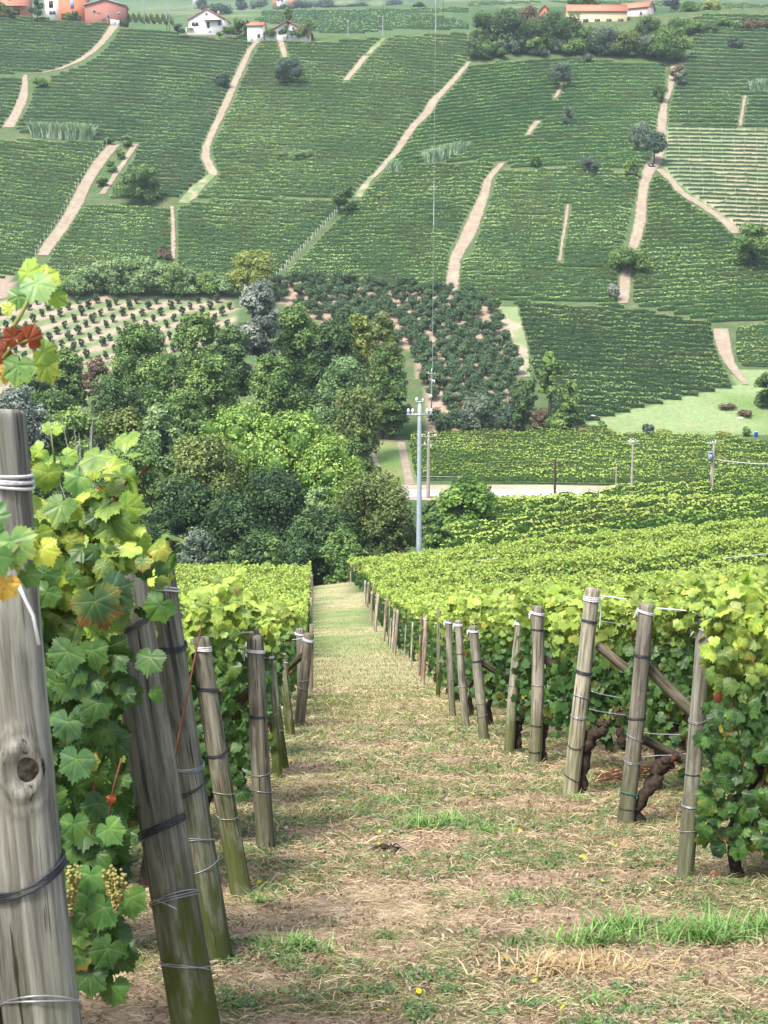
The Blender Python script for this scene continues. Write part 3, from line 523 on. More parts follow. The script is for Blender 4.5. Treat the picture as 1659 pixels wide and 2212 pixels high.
# name, polygon, spacing (bottom, top), slope, curvature about x0, colours, label
FIELDS = [
 ('a', [(-70,28),(100,33),(243,50),(240,58),(218,88),(190,112),(165,130),(125,147),(80,156),(-70,162)], 7.2, 6.2, .05, (0,80), 'dark', 'dark block below the orange houses'),
 ('b', [(-70,166),(50,166),(48,190),(38,215),(25,245),(3,278),(-70,292)], 8.4, 7.6, .03, (0,0), 'dark', 'small block beside the bent track'),
 ('c', [(258,58),(330,62),(410,76),(560,86),(540,108),(515,140),(500,172),(487,212),(470,240),(457,270),(440,302),(434,320),(432,344),(446,370),(440,385),(410,405),(380,430),(235,430),(240,410),(262,380),(285,350),(300,312),(225,302),(200,300),(62,292),(30,282),(50,245),(65,215),(75,190),(105,180),(108,166),(140,155),(190,135),(222,112),(243,88)], 8.6, 7.4, .045, (8e-5,250), 'dark', 'big block below the white house'),
 ('d', [(-70,294),(60,304),(232,308),(222,326),(203,347),(182,378),(164,408),(147,440),(130,472),(110,502),(90,527),(76,552),(60,575),(20,598),(-70,602)], 9.0, 8.0, .10, (0,0), 'mid', 'block by the pale straight track'),
 ('e', [(190,444),(275,446),(370,452),(372,575),(300,580),(130,610),(95,590),(120,530),(145,502),(163,472),(180,446)], 9.0, 8.4, .055, (0,0), 'mid', 'block above the pale green hedge'),
 ('f', [(562,90),(650,86),(730,88),(820,80),(1012,70),(1012,132),(985,160),(960,185),(928,215),(910,245),(884,272),(864,300),(848,327),(815,362),(795,384),(770,409),(760,430),(470,430),(420,425),(458,400),(475,376),(462,345),(456,320),(465,300),(480,270),(492,240),(507,212),(522,172),(536,140),(552,107)], 8.6, 7.0, .03, (6e-5,640), 'mid', 'tall block between the two long tracks'),
 ('g', [(381,452),(410,436),(470,434),(750,434),(722,462),(655,534),(590,604),(500,604),(383,585)], 9.2, 8.7, .05, (0,0), 'mid', 'block left of the staked strip'),
 ('h', [(1014,140),(1080,132),(1230,125),(1440,140),(1440,170),(1430,205),(1425,255),(1418,320),(1398,352),(1385,366),(1095,360),(1078,352),(1040,350),(930,349),(840,360),(862,330),(880,305),(905,272),(930,245),(950,215),(980,186),(1002,160)], 8.6, 7.4, -.06, (1.5e-4,1180), 'green', 'rounded block below the grove'),
 ('i', [(836,364),(930,352),(1068,356),(1048,390),(1038,420),(1018,447),(1003,480),(985,515),(968,545),(966,600),(950,640),(890,630),(700,610),(606,604),(660,548),(700,505),(735,468),(762,440),(776,428),(806,398)], 8.8, 8.2, -.02, (0,0), 'mid', 'block right of the staked strip'),
 ('j', [(1078,366),(1380,372),(1379,401),(1370,440),(1358,480),(1350,520),(1345,560),(1335,600),(1333,652),(1110,656),(995,652),(990,640),(996,570),(1020,545),(1035,500),(1056,440),(1068,395)], 9.3, 8.2, .015, (0,0), 'mid', 'block right of the widening track'),
 ('k', [(1404,384),(1425,378),(1460,408),(1500,446),(1560,486),(1590,515),(1720,560),(1720,700),(1540,698),(1365,657),(1364,600),(1380,540),(1396,470)], 10.2, 8.2, -.035, (0,0), 'mid', 'wedge between the two forking tracks'),
 ('l', [(1495,32),(1720,30),(1720,280),(1560,278),(1445,268),(1445,240),(1452,205),(1466,160),(1490,110),(1500,60)], 9.2, 7.2, .02, (0,0), 'dark', 'upper block beyond the round grove tree'),
 ('m', [(1116,660),(1330,660),(1540,702),(1544,745),(1553,775),(1566,800),(1585,836),(1500,856),(1400,878),(1290,908),(1245,922),(1200,910),(1152,800),(1130,720)], 10.8, 9.8, .05, (0,0), 'deep', 'dark block above the mown meadow'),
 ('n', [(1590,712),(1720,700),(1720,800),(1640,797),(1600,792),(1586,760)], 9.6, 9.2, .02, (0,0), 'mid', 'small block past the meadow track'),
 ('o', [(882,944),(960,941),(1230,938),(1460,946),(1720,966),(1720,1058),(1400,1050),(900,1040),(890,1000)], 7.4, 6.2, .006, (0,0), 'yellow', 'flat plot beyond the valley road'),
 ('p', [(925,1096),(1075,1090),(1180,1084),(1300,1070),(1395,1057),(1720,1055),(1720,1136),(1500,1150),(1330,1175),(1130,1190),(1000,1195),(925,1195)], 13, 9, -.20, (0,0), 'bright', 'rounded plot this side of the valley road'),
]
PAL = {'dark': [(0.045,0.115,0.045),(0.155,0.285,0.10),(0.36,0.56,0.21)], 'mid': [(0.058,0.138,0.045),(0.20,0.345,0.10),(0.50,0.66,0.24)], 'green': [(0.058,0.155,0.052),(0.18,0.34,0.11),(0.42,0.63,0.21)],
       'deep': [(0.032,0.08,0.028),(0.115,0.205,0.062),(0.34,0.49,0.16)], 'yellow': [(0.06,0.13,0.027),(0.20,0.31,0.055),(0.44,0.56,0.12)], 'bright': [(0.065,0.15,0.026),(0.22,0.36,0.055),(0.48,0.60,0.13)]}
def nrm_(Q):
    t = np.gradient(Q[:, :2], axis=0); t /= np.linalg.norm(t, axis=1)[:, None] + 1e-9; return np.stack([-t[:, 1], t[:, 0]], 1)
def far_row(P, hgt, wid, pal, rs, cs, per_m):
    """a hedge of vines along polyline P: dark leafy core and many leaf clumps"""
    seg = np.hypot(*np.diff(P[:, :2], axis=0).T); s = np.concatenate([[0], np.cumsum(seg)]); L = s[-1]
    if L < 2: return None
    n = max(3, int(L / 1.5)); u = np.linspace(0, L, n + 1); Q = np.stack([np.interp(u, s, P[:, k]) for k in range(3)], 1)
    t = np.gradient(Q[:, :2], axis=0); t /= np.linalg.norm(t, axis=1)[:, None] + 1e-9; nrm = np.stack([-t[:, 1], t[:, 0]], 1)
    hh = hgt * (.78 + .3 * rs.rand(n + 1)); ww = wid * (.6 + .5 * rs.rand(n + 1)); gp = vnoise(Q[:, 0] / 5 + 60, Q[:, 1] / 2.3 + 10) < .13; hh[gp] *= .7; Q[:, :2] += nrm_(Q) * (.12 * rs.randn(n + 1))[:, None]
    hh[0] *= .75; hh[-1] *= .75
    def ring(k, z): return np.concatenate([Q[:, :2] + nrm * (ww * k)[:, None], (Q[:, 2] + z)[:, None]], 1)
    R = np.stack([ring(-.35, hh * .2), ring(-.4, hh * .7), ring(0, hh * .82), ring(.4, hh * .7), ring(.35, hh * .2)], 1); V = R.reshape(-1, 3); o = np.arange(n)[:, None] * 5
    F = np.concatenate([o + np.array([[k, k + 1, k + 6, k + 5]]) for k in range(4)]); C = np.tile(np.array(pal[0]) * .8, (len(V), 1))  # core painted darker to stand for the shade inside the hedge
    m = int(L * per_m); uu = rs.rand(m) * L; b = np.stack([np.interp(uu, u, Q[:, k]) for k in range(3)], 1); nn = np.stack([np.interp(uu, u, nrm[:, k]) for k in range(2)], 1); hx = np.interp(uu, u, hh)
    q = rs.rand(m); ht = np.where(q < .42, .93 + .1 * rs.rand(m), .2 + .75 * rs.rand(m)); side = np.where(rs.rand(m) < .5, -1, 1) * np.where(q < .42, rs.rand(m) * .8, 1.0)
    c = b.copy(); c[:, :2] += nn * (side * wid * .55)[:, None]; c[:, 2] += hx * ht
    N_ = np.concatenate([nn * (side * (1 - .6 * (q < .42)))[:, None], (.35 + 1.0 * (q < .42))[:, None]], 1) + rs.randn(m, 3) * .45; N_ /= np.linalg.norm(N_, axis=1)[:, None]
    a = np.cross(N_, rs.randn(m, 3)); a /= np.linalg.norm(a, axis=1)[:, None] + 1e-9; bb = np.cross(N_, a); sz = (cs * (.55 + .8 * rs.rand(m)))[:, None]
    V2 = np.stack([c - a * sz, c - bb * sz * .7, c + a * sz, c + bb * sz * .7], 1).reshape(-1, 3); F2 = len(V) + np.arange(m)[:, None] * 4 + np.arange(4)[None]
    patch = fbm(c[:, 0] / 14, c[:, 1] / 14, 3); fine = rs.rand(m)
    tone = np.clip(np.where(ht > .74, .82, .02 + .25 * (ht - .2)) + (fine - .5) * .28 + (patch - .5) * 1.5, 0, 1)  # lit tops and shaded sides painted in, over paler young growth
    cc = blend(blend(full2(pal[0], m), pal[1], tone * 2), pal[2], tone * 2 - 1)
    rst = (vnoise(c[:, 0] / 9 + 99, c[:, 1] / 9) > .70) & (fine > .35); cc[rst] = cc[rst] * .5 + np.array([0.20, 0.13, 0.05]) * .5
    return np.concatenate([V, V2]), np.concatenate([F, F2]), np.concatenate([C, np.repeat(cc, 4, 0)])
ROWS = []
rsF = np.random.RandomState(11)
def field_rows(poly, sb, st, sl, curv, wob=0.0, extra=0.0):
    poly = np.array(poly, float); y0, y1 = poly[:, 1].min(), poly[:, 1].max(); xm = (poly[:, 0].min() + poly[:, 0].max()) / 2
    xs = np.arange(poly[:, 0].min(), poly[:, 0].max(), 4.0); span = abs(sl) * (xs[-1] - xs[0]) / 2 + abs(curv[0]) * (xs[-1] - xs[0]) ** 2
    y = y1 + span - 2; out = []
    while y > y0 - span:
        yy = y + sl * (xs - xm) + curv[0] * (xs - curv[1]) ** 2 + 1.1 * np.sin(xs / 90 + y / 60)
        m = inpoly(xs, yy, [tuple(p) for p in poly]) & ~on_track(xs, yy)
        i = 0
        while i < len(xs):
            if m[i]:
                j = i
                while j + 1 < len(xs) and m[j + 1]: j += 1
                if j - i >= 3: out.append((xs[i:j + 1], yy[i:j + 1]))
                i = j + 1
            else: i += 1
        y -= sb + (st - sb) * np.clip((y1 - y) / (y1 - y0), 0, 1)
    return out
FIELD_SEGS = []
for nm, poly, sb, st, sl, curv, pal, lab in FIELDS:
    cnt = 0
    for xs, ys in field_rows(poly, sb, st, sl, curv):
        cnt += 1; FIELD_SEGS.append([nm, pal, lab, cnt, xs, ys])
allx = np.concatenate([s[4] for s in FIELD_SEGS]); ally = np.concatenate([s[5] for s in FIELD_SEGS]); AP, AD = ray(allx, ally + 3, 120, 640, 200)
k0 = 0
for s in FIELD_SEGS:
    n = len(s[4]); s.append(AP[k0:k0 + n]); s.append(AD[k0:k0 + n]); k0 += n
    vis = np.sum((s[4] > 0) & (s[4] < 1659)) * 4.0; s.append(vis * FPX * 1.8 / s[7].mean() if vis else 0)
# near-hill rows are counted later (about seventy): keep the total of individual rows at three hundred
order = sorted(range(len(FIELD_SEGS)), key=lambda i: -FIELD_SEGS[i][8]); NKEEP = 222; keep = set(order[:NKEEP]); rest = []
print('far rows', len(FIELD_SEGS))
for i, (nm, pal, lab, cnt, xs, ys, P, D, vis) in enumerate(FIELD_SEGS):
    if vis <= 0: continue
    d = D.mean(); near = nm in 'op'
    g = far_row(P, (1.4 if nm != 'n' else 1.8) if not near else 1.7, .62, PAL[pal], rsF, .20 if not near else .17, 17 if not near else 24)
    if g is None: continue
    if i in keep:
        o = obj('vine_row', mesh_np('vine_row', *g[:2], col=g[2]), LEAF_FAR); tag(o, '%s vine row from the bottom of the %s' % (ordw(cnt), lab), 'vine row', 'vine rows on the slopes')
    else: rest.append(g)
for poly, sb, st, sl, pl in [([(255,-4),(330,8),(415,20),(560,23),(700,25),(830,22),(1012,19),(1012,66),(850,66),(760,76),(700,74),(480,34),(300,14)], 4.0, 3.0, .01, 'dark'), ([(1000,-20),(1300,-14),(1659,0),(1720,14),(1720,26),(1400,14),(1180,6),(1012,16)], 3.4, 2.8, .02, 'mid')]:
    for xs, ys in field_rows(poly, sb, st, sl, (3e-5, 600)):
        P, D = ray(xs, ys, 500, 1500, 260); ok = (D > 560) & (D < 1250)
        if ok.sum() < 4: continue
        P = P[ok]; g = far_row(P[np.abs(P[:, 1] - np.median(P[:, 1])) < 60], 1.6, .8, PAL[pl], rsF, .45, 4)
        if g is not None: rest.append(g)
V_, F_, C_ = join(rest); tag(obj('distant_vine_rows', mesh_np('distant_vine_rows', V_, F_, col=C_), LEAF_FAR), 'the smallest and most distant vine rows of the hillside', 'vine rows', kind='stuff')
# young vineyard: thin trellised rows on pale ground
cnt = 0; parts = []
for xs, ys in field_rows(YOUNGV, 9.5, 8.2, .03, (0, 0)):
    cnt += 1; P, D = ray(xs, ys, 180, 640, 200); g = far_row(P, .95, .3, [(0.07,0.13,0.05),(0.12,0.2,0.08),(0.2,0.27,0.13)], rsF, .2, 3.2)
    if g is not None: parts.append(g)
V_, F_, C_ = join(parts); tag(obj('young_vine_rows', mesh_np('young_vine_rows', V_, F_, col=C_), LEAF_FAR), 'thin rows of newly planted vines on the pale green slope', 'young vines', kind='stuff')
# white stakes of the far trellis: along the staked strip and in the young vineyard
def stakes(pts, h, name, lab, mat, r=.05):
    P, D = ray([p[0] for p in pts], [p[1] for p in pts], 150, 640, 240)
    mb0 = MB(); mb0.tube([(0, 0, -.1), (0, 0, h)], r, 5); me = mb0.mesh('stake')
    for p in P:
        o = obj(name, me, mat, loc=p); tag(o, lab, 'stake', lab)
STK_M = plain('pale_stake', (0.5, 0.5, 0.47), .8, var=.1)
rs = np.random.RandomState(5)
stakes([(597 + (727 - 597) * t + rs.rand() * 3, 606 + (466 - 606) * t) for t in np.linspace(0, 1, 26)], 2.3, 'trellis_stake', 'pale trellis stakes along the strip running up the hill', STK_M, .07)
stakes([(c[0] - c[2] / 2 - 3, c[1] + 4) for c in dense(TRACKS['C'], 13)], 2.1, 'trellis_stake', 'grey end stakes along the pale straight track', STK_M, .06)
stakes([(x + rs.rand() * 4 - 2 + (y - 280) * .05, y) for x in np.arange(1462, 1659, 24) for y in np.arange(292, 500, 22) if inpoly(np.array(x - 6.), np.array(y * 1.), YOUNGV)], 2.4, 'trellis_stake', 'slim pale stakes of the young vineyard', STK_M, .06)
# ================================================================ LEAF TEMPLATES
def leaf_template(hi=True):
    """a five-lobed, toothed vine leaf; stalk at the origin, tip along +Y"""
    key = [(0, 1.0), (26, .76), (46, .92), (72, .66), (98, .78), (132, .64), (160, .52), (176, .2), (180, .12)]
    if hi:
        A = np.arange(0, 181, 6.0); r = np.interp(A, *zip(*key)); tooth = np.where(np.arange(len(A)) % 2 == 0, 1.06, .93); tooth[0] = 1.1; r = r * tooth
    else:
        A = np.array([0, 26, 46, 72, 98, 140, 175.]); r = np.interp(A, *zip(*key))
    A = np.radians(np.concatenate([-A[:0:-1], A])); r = np.concatenate([r[:0:-1], r])
    out = np.stack([np.sin(A) * r, np.cos(A) * r], 1); n = len(out)
    def zf(p, A_): R = np.hypot(p[:, 0], p[:, 1]); return -.22 * R ** 2 + .10 * R * np.abs(np.sin(1.5 * A_)) - .05
    if hi:
        mid = out * .52; V2 = np.concatenate([[[0, 0]], mid, out]); AA = np.concatenate([[0], A, A])
        T = [(0, 1 + i, 2 + i) for i in range(n - 1)]; Q = [(1 + i, 1 + n + i, 2 + n + i, 2 + i) for i in range(n - 1)]
        V = np.concatenate([V2, zf(V2, AA)[:, None]], 1); V[0, 2] = 0
        return V, [np.array(T)[:, ::-1], np.array(Q)[:, ::-1]]
    V2 = np.concatenate([[[0, 0]], out]); AA = np.concatenate([[0], A]); V = np.concatenate([V2, zf(V2, AA)[:, None]], 1)
    return V, [np.array([(0, 1 + i, 2 + i) for i in range(n - 1)])[:, ::-1]]
LT_HI, LT_LO = leaf_template(True), leaf_template(False)
LT_Q = (np.array([(0, 0, 0), (.62, .42, -.1), (.32, .95, -.12), (0, 1.05, -.3), (-.32, .95, -.1), (-.62, .42, -.12)]), [np.array([(0, 1, 2, 3), (0, 3, 4, 5)])])
def leaves(pos, nrm, tip, size, col, tmpl, rs, bend=True):
    """leaf meshes at pos (n,3), facing nrm, blade pointing along tip"""
    T, Fs = tmpl; n = len(pos)
    nrm = nrm / (np.linalg.norm(nrm, axis=1)[:, None] + 1e-9); tip = tip - nrm * (tip * nrm).sum(1)[:, None]; tip /= np.linalg.norm(tip, axis=1)[:, None] + 1e-9; xa = np.cross(tip, nrm)
    b = (.4 + 1.4 * rs.rand(n))[:, None] if bend else 1.0; asym = (.85 + .3 * rs.rand(n))[:, None]
    lx = T[None, :, 0] * asym; ly = np.repeat(T[None, :, 1], n, 0); lz = T[None, :, 2] * b + (.25 * (rs.rand(n) - .5))[:, None] * T[None, :, 0] * np.abs(T[None, :, 0])
    P = pos[:, None] + size[:, None, None] * (lx[..., None] * xa[:, None] + ly[..., None] * tip[:, None] + lz[..., None] * nrm[:, None])
    o = (np.arange(n) * len(T))[:, None, None]; F = [(f[None] + o).reshape(-1, f.shape[1]) for f in Fs]
    C = np.repeat(col, len(T), 0)
    # lighter or scorched margins on some leaves
    R = np.tile(np.hypot(T[:, 0], T[:, 1]), n); sc = np.repeat(rs.rand(n), len(T)); mg = (sc < .10) & (R > .6); C[mg] = C[mg] * .6 + np.array([0.36, 0.34, 0.07]) * .4
    mg = (sc < .02) & (R > .8); C[mg] = np.array([0.22, 0.07, 0.02])
    return P.reshape(-1, 3), F, C, np.tile(T[:, :2], (n, 1))
def join_l(parts):
    Vs = []; Cs = []; Us = []; Fd = {}; o = 0
    for v, f, c, u in parts:
        Vs.append(v); Cs.append(c); Us.append(u)
        for q in f: Fd.setdefault(q.shape[1], []).append(q + o)
        o += len(v)
    return np.concatenate(Vs), [np.concatenate(x) for x in Fd.values()], np.concatenate(Cs), np.concatenate(Us)
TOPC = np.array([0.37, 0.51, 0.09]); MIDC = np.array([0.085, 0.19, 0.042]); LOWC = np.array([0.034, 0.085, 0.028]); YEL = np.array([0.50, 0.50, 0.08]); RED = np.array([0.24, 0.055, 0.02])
def canopy(x0, x1, Yc, zlo, zhi, dens, size, tmpl, rs, thick=.3, light=0.0, sharp=None):
    """leaf positions of a trellised row between x0 and x1"""
    L = abs(x1 - x0); n = int(L * dens * (zhi - zlo)); x = x0 + (x1 - x0) * rs.rand(n)
    lump = fbm(x * 1.3 + Yc * 7, np.full(n, Yc), 3); top = zhi + (lump - .5) * .95 + .22 * rs.rand(n) ** 5; bot = zlo + (vnoise(x * 2.2 + 31, np.full(n, Yc * 3)) - .5) * .45
    q = rs.rand(n); f = np.where(q < .24, 1.0 - .05 * rs.rand(n), rs.rand(n)); z = bot + (top - bot) * f
    sd = np.where(q < .24, (rs.rand(n) * 2 - 1) * .9, np.where(q < .76, -1 + .35 * rs.rand(n), np.where(q < .9, rs.rand(n) * 1.6 - .8, 1 - .3 * rs.rand(n))))
    th = thick * (.65 + .7 * vnoise(x * 1.7 + 9, z * 1.7 + Yc)); y = Yc + sd * th
    g = H(x, np.full(n, Yc)); pos = np.stack([x, y, g + z], 1)
    tp = (q < .24); nr = np.stack([rs.randn(n) * .38, np.where(tp, -.35, np.sign(sd) * 1.0) + rs.randn(n) * .3, np.where(tp, 1.0, .30) + rs.randn(n) * .3], 1)
    tip = np.stack([rs.randn(n) * .55, np.where(tp, -.5, np.sign(sd) * .3), -.9 + .5 * rs.rand(n)], 1)
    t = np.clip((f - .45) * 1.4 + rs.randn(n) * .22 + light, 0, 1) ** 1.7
    if sharp: t = np.clip((f - sharp) / (1 - sharp) * 1.25 + rs.randn(n) * .16, 0, 1) ** 1.2  # young tops paler; step sharpened to imitate lit tops and shaded sides
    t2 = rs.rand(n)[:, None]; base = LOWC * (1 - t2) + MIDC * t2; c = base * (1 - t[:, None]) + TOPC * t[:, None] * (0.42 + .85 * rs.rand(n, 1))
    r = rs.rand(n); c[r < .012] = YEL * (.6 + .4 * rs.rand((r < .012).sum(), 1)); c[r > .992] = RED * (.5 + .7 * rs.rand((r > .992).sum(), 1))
    return leaves(pos, nr, tip, size * (.5 + .7 * rs.rand(n)), c, tmpl, rs)
def gnarl(pts, rad, rs, seg=9):
    pts = np.array(pts, float); n = 14; s = np.linspace(0, len(pts) - 1, n); P = np.stack([np.interp(s, range(len(pts)), pts[:, k]) for k in range(3)], 1); P[1:-1] += rs.randn(n - 2, 3) * rad[0] * .22
    mb = MB(); mb.tube(P, np.interp(s, range(len(pts)), rad) * (.85 + .35 * rs.rand(n)), seg, noise=.16, rnd=rs); return mb
def grape_bunch(rs, r=.0085, n=85, L=.13, W=.038):
    mb = MB()
    for k in range(n):
        u = rs.rand() ** .8; a = rs.rand() * 2 * pi; w_ = W * (1 - u * .75) * (.55 + .45 * rs.rand()); mb.ball((w_ * cos(a), w_ * sin(a), -u * L), r * (.8 + .35 * rs.rand()), 7, 5)
    return mb.mesh('grape_bunch', True)
GRAPES = [grape_bunch(np.random.RandomState(k)) for k in range(4)]
# ================================================================ NEAR VINE ROWS
XR = lambda Y: float(np.interp(Y, [3.5, 9.5, 12, 14, 17, 20, 23.8, 34, 73, 88, 108], [2.2, 2.1, 2.1, 1.88, 1.8, 1.45, 1.18, .93, -.67, -1.25, -2.9]))
XL = lambda Y: float(np.interp(Y, [3.4, 5.5, 7.4, 9.3, 11, 15.4, 20, 22, 31, 73, 108], [-.95, -.85, -.95, -1.0, -.98, -1.2, -1.35, -1.4, -1.65, -3.8, -5.6]))
rsN = np.random.RandomState(21)
NEAR_ROWS = []
def near_row(side, Y, x0, x1, zlo, zhi, dens, size, tmpl, label, light=0.0, thick=.3, trunks=(), grapes=(), mat=None, extra=None, canes=0, group='vine rows beside the path', more=[]):
    xm = x0; root = thing('vine_row', label, 'vine row', (xm, Y, float(H(xm, Y))), group); off = np.array([xm, Y, float(H(xm, Y))])
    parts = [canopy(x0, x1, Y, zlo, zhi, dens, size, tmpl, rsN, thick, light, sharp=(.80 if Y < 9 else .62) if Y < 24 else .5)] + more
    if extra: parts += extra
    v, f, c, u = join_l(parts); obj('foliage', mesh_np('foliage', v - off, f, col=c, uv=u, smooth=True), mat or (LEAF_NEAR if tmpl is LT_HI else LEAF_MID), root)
    for tx in trunks:
        g = float(H(tx, Y)); a = rsN.rand() * .2 - .1
        mb = gnarl([(tx, Y, g - .1), (tx + a * .6, Y + .03, g + .3), (tx + a + .05, Y - .02, g + .62), (tx + a + .2 * side, Y, g + .85)], [.05, .042, .038, .032], rsN); m = mb.mesh('trunk'); o = obj('trunk', m, BARK, root, -off); 
    for gx, gy, gz in grapes:
        obj('grape_bunch', GRAPES[rsN.randint(4)], GRAPE, root, np.array([gx, gy, float(H(gx, Y)) + gz]) - off)
    for k in range(canes):
        cx_ = x0 + (x1 - x0) * rsN.rand(); g = float(H(cx_, Y)); z0 = zlo + .1; yy = Y - .12 - .12 * rsN.rand(); a = rsN.randn() * .25
        mb = MB(); mb.tube([(cx_, yy, g + z0), (cx_ + a * .4, yy - .03, g + z0 + (zhi - z0) * .4), (cx_ + a, yy, g + zhi)], [.008, .007, .004], 6); obj('cane', mb.mesh('cane', True), CANE, root, -off)
    NEAR_ROWS.append(root); return root
def Yd(d): return float(pix(CX, 1310 + 5790 / d, d)[1])
def xpx(x, d): return (x - CX) / FPX * d
def hand_leaf(x, y, d, size_px, face, tip_deg, c, rs, tilt=.25):
    """one leaf on a shoot: where it hangs, its size, the way its tip points (degrees clockwise from up in the picture)"""
    p = pix([x], [y], [d]); a = radians(tip_deg); tipv = pix(x + sin(a) * 10, y - cos(a) * 10, d) - pix(x, y, d); nr = np.array([[face[0], -1.0, face[1]]]) + rs.randn(1, 3) * tilt * .4
    return leaves(p, nr, tipv[None] if tipv.ndim == 1 else tipv, np.array([size_px * (.60 if y > 900 else .66) / FPX * d]), np.array([c], float), LT_HI, rs)
G1 = (0.20, 0.36, 0.10); G2 = (0.10, 0.22, 0.06); G3 = (0.055, 0.13, 0.045); YG = (0.28, 0.44, 0.08); YY = (0.42, 0.52, 0.09); RD = (0.30, 0.06, 0.02); PG = (0.28, 0.46, 0.17)
hl = lambda *a, **k: hand_leaf(*a, rs=rsN, **k)
# row of the nearest post: only shoots reach into the picture
ex = [hl(78,612,2.5,74,(.2,.5),150,PG),hl(60,590,2.53,62,(-.5,.3),-30,YG),hl(95,600,2.55,62,(.4,.4),50,YY),hl(20,668,2.5,34,(0,.3),-60,YY),hl(118,640,2.56,50,(.3,.2),120,YG),hl(40,640,2.52,50,(-.2,.2),200,PG),
      hl(62,735,2.5,56,(0,-.2),20,RD),hl(30,730,2.49,44,(.3,.1),-50,RD),hl(95,760,2.52,60,(.5,.2),110,YG),hl(40,790,2.5,74,(0,.1),190,G1),hl(100,790,2.53,62,(.4,.1),160,YY),hl(5,760,2.5,52,(0,.2),230,RD),hl(10,800,2.5,46,(0,.2),180,(0.5,0.3,0.05)),
      hl(24,1170,2.7,110,(.2,.3),170,G1),hl(-10,1200,2.68,90,(.2,.3),200,G2),hl(92,1185,2.72,72,(.3,.2),150,YY),hl(10,1260,2.7,70,(0,.3),190,(0.55,0.35,0.06)),hl(-20,1120,2.7,80,(0,.3),30,G2),hl(60,1240,2.74,60,(.1,.2),140,G2)]
r1 = near_row(-1, Yd(3.2), -1.25, -2.9, .5, 2.1, 210, .095, LT_HI, 'leafy row whose yellow and scorched shoots overhang the nearest post', extra=ex, canes=2)
off1 = np.array(r1.location)
for pts, r_, mt in [([(-40,900,2.55),(20,720,2.5),(45,680,2.5),(75,620,2.5)], [.006,.005,.004,.003], GREENCANE), ([(-60,1290,2.75),(-10,1240,2.72),(40,1180,2.7)], [.006,.005,.003], GREENCANE), ([(5,775,2.5),(30,745,2.5),(60,735,2.5)], [.003,.0025,.002], GREENCANE)]:
    mb = MB(); mb.tube([pix(*p) for p in pts], r_, 7); o = obj('cane', mb.mesh('cane', True), mt, r1, -off1)
# row of the second post: rises behind the nearest post, hangs almost to the ground
D2 = 5.5; y2 = Yd(D2)
ex = [hl(105,925,5.1,34,(0,.4),-60,YG),hl(118,925,5.1,32,(0,.5),60,YG),hl(105,1000,5.1,60,(-.2,.3),175,YG),hl(85,975,5.1,55,(-.3,.2),-120,YG),hl(145,985,5.1,46,(.2,.3),100,YG),hl(170,1030,5.1,80,(-.2,.3),190,G1),hl(235,1010,5.1,72,(.2,.4),60,YY),hl(205,1010,5.1,60,(0,.4),-70,YY),
      hl(265,1030,5.1,70,(.3,.1),150,(.25,.42,.13)),hl(120,1110,5.1,95,(.1,.2),215,G3),hl(155,1120,5.1,80,(.3,.2),120,G3),hl(215,1060,5.1,26,(0,0),200,RD),hl(240,1120,5.1,55,(.3,.1),20,G1),hl(275,1095,5.0,70,(.2,.2),100,YG),hl(180,1110,5.1,62,(-.3,.3),230,(.3,.44,.12)),
      hl(255,1150,5.0,62,(.1,.5),60,YG),hl(290,1160,4.95,78,(.1,.4),140,(.27,.46,.08)),hl(345,1185,4.95,52,(.3,.3),150,(.42,.5,.12)),hl(330,1190,5.0,30,(.2,.2),200,(0.5,0.14,0.05)),hl(225,1195,5.0,70,(0,.2),190,G2),hl(310,1230,5.0,48,(0,.1),180,G3),hl(250,1290,4.9,86,(.3,.1),165,(.10,.21,.09)),
      hl(205,1300,4.6,118,(-.1,.15),165,(0.055,0.125,0.055)),hl(240,1275,4.62,90,(.3,.1),120,(0.055,0.125,0.055)),hl(150,1170,5.0,60,(-.2,.4),60,(.5,.55,.08)),hl(140,1280,5.0,90,(-.2,.2),200,G3),hl(115,1250,5.0,80,(.2,.2),150,G2),
      hl(150,1470,4.9,86,(0,.25),200,(.07,.16,.06)),hl(190,1480,4.9,80,(.2,.2),130,(.07,.16,.06)),hl(145,1560,4.9,90,(0,.2),185,(.07,.16,.065)),hl(175,1550,4.9,70,(.1,.2),100,(.06,.14,.05)),hl(165,1640,4.9,90,(0,.25),190,(.075,.17,.065)),hl(150,1400,4.95,80,(0,.3),170,(.06,.14,.05)),
      hl(195,1650,4.9,46,(.2,.3),30,(.3,.45,.08)),hl(160,1780,4.9,80,(.1,.2),180,G2),hl(235,1790,4.9,74,(.2,.2),140,(.10,.22,.06)),hl(195,1890,4.9,74,(0,.25),185,(.10,.24,.06)),hl(160,1930,4.9,80,(0,.2),200,G2),hl(225,1960,4.9,90,(0,.2),195,(.07,.17,.045)),hl(280,1940,4.95,86,(.2,.1),170,(.13,.26,.06)),
      hl(240,1725,4.9,24,(.2,.1),190,RD)]
r2 = near_row(-1, y2, -.98, -2.6, .75, 2.2, 640, .082, LT_HI, 'near leafy row hanging beside the thick streaked leaning post', extra=ex, trunks=[-1.5, -2.4], grapes=[], canes=5, light=-.15, thick=.26, more=[canopy(-.90, -1.45, y2 - .12, 1.75, 2.3, 420, .070, LT_HI, rsN, .2, -.05), canopy(-.74, -1.0, y2 - .2, 1.9, 2.2, 330, .062, LT_HI, rsN, .12, .1)])
off2 = np.array(r2.location)
for (x, y, d, s) in [(258,1885,4.8,.8),(236,1876,4.82,.75),(250,1925,4.8,.6),(158,1872,4.82,.8),(150,1915,4.84,.8)]:
    o = obj('grape_bunch', GRAPES[rsN.randint(4)], GRAPE, r2, pix(x, y, d) - off2); o.scale = (s, s, s)
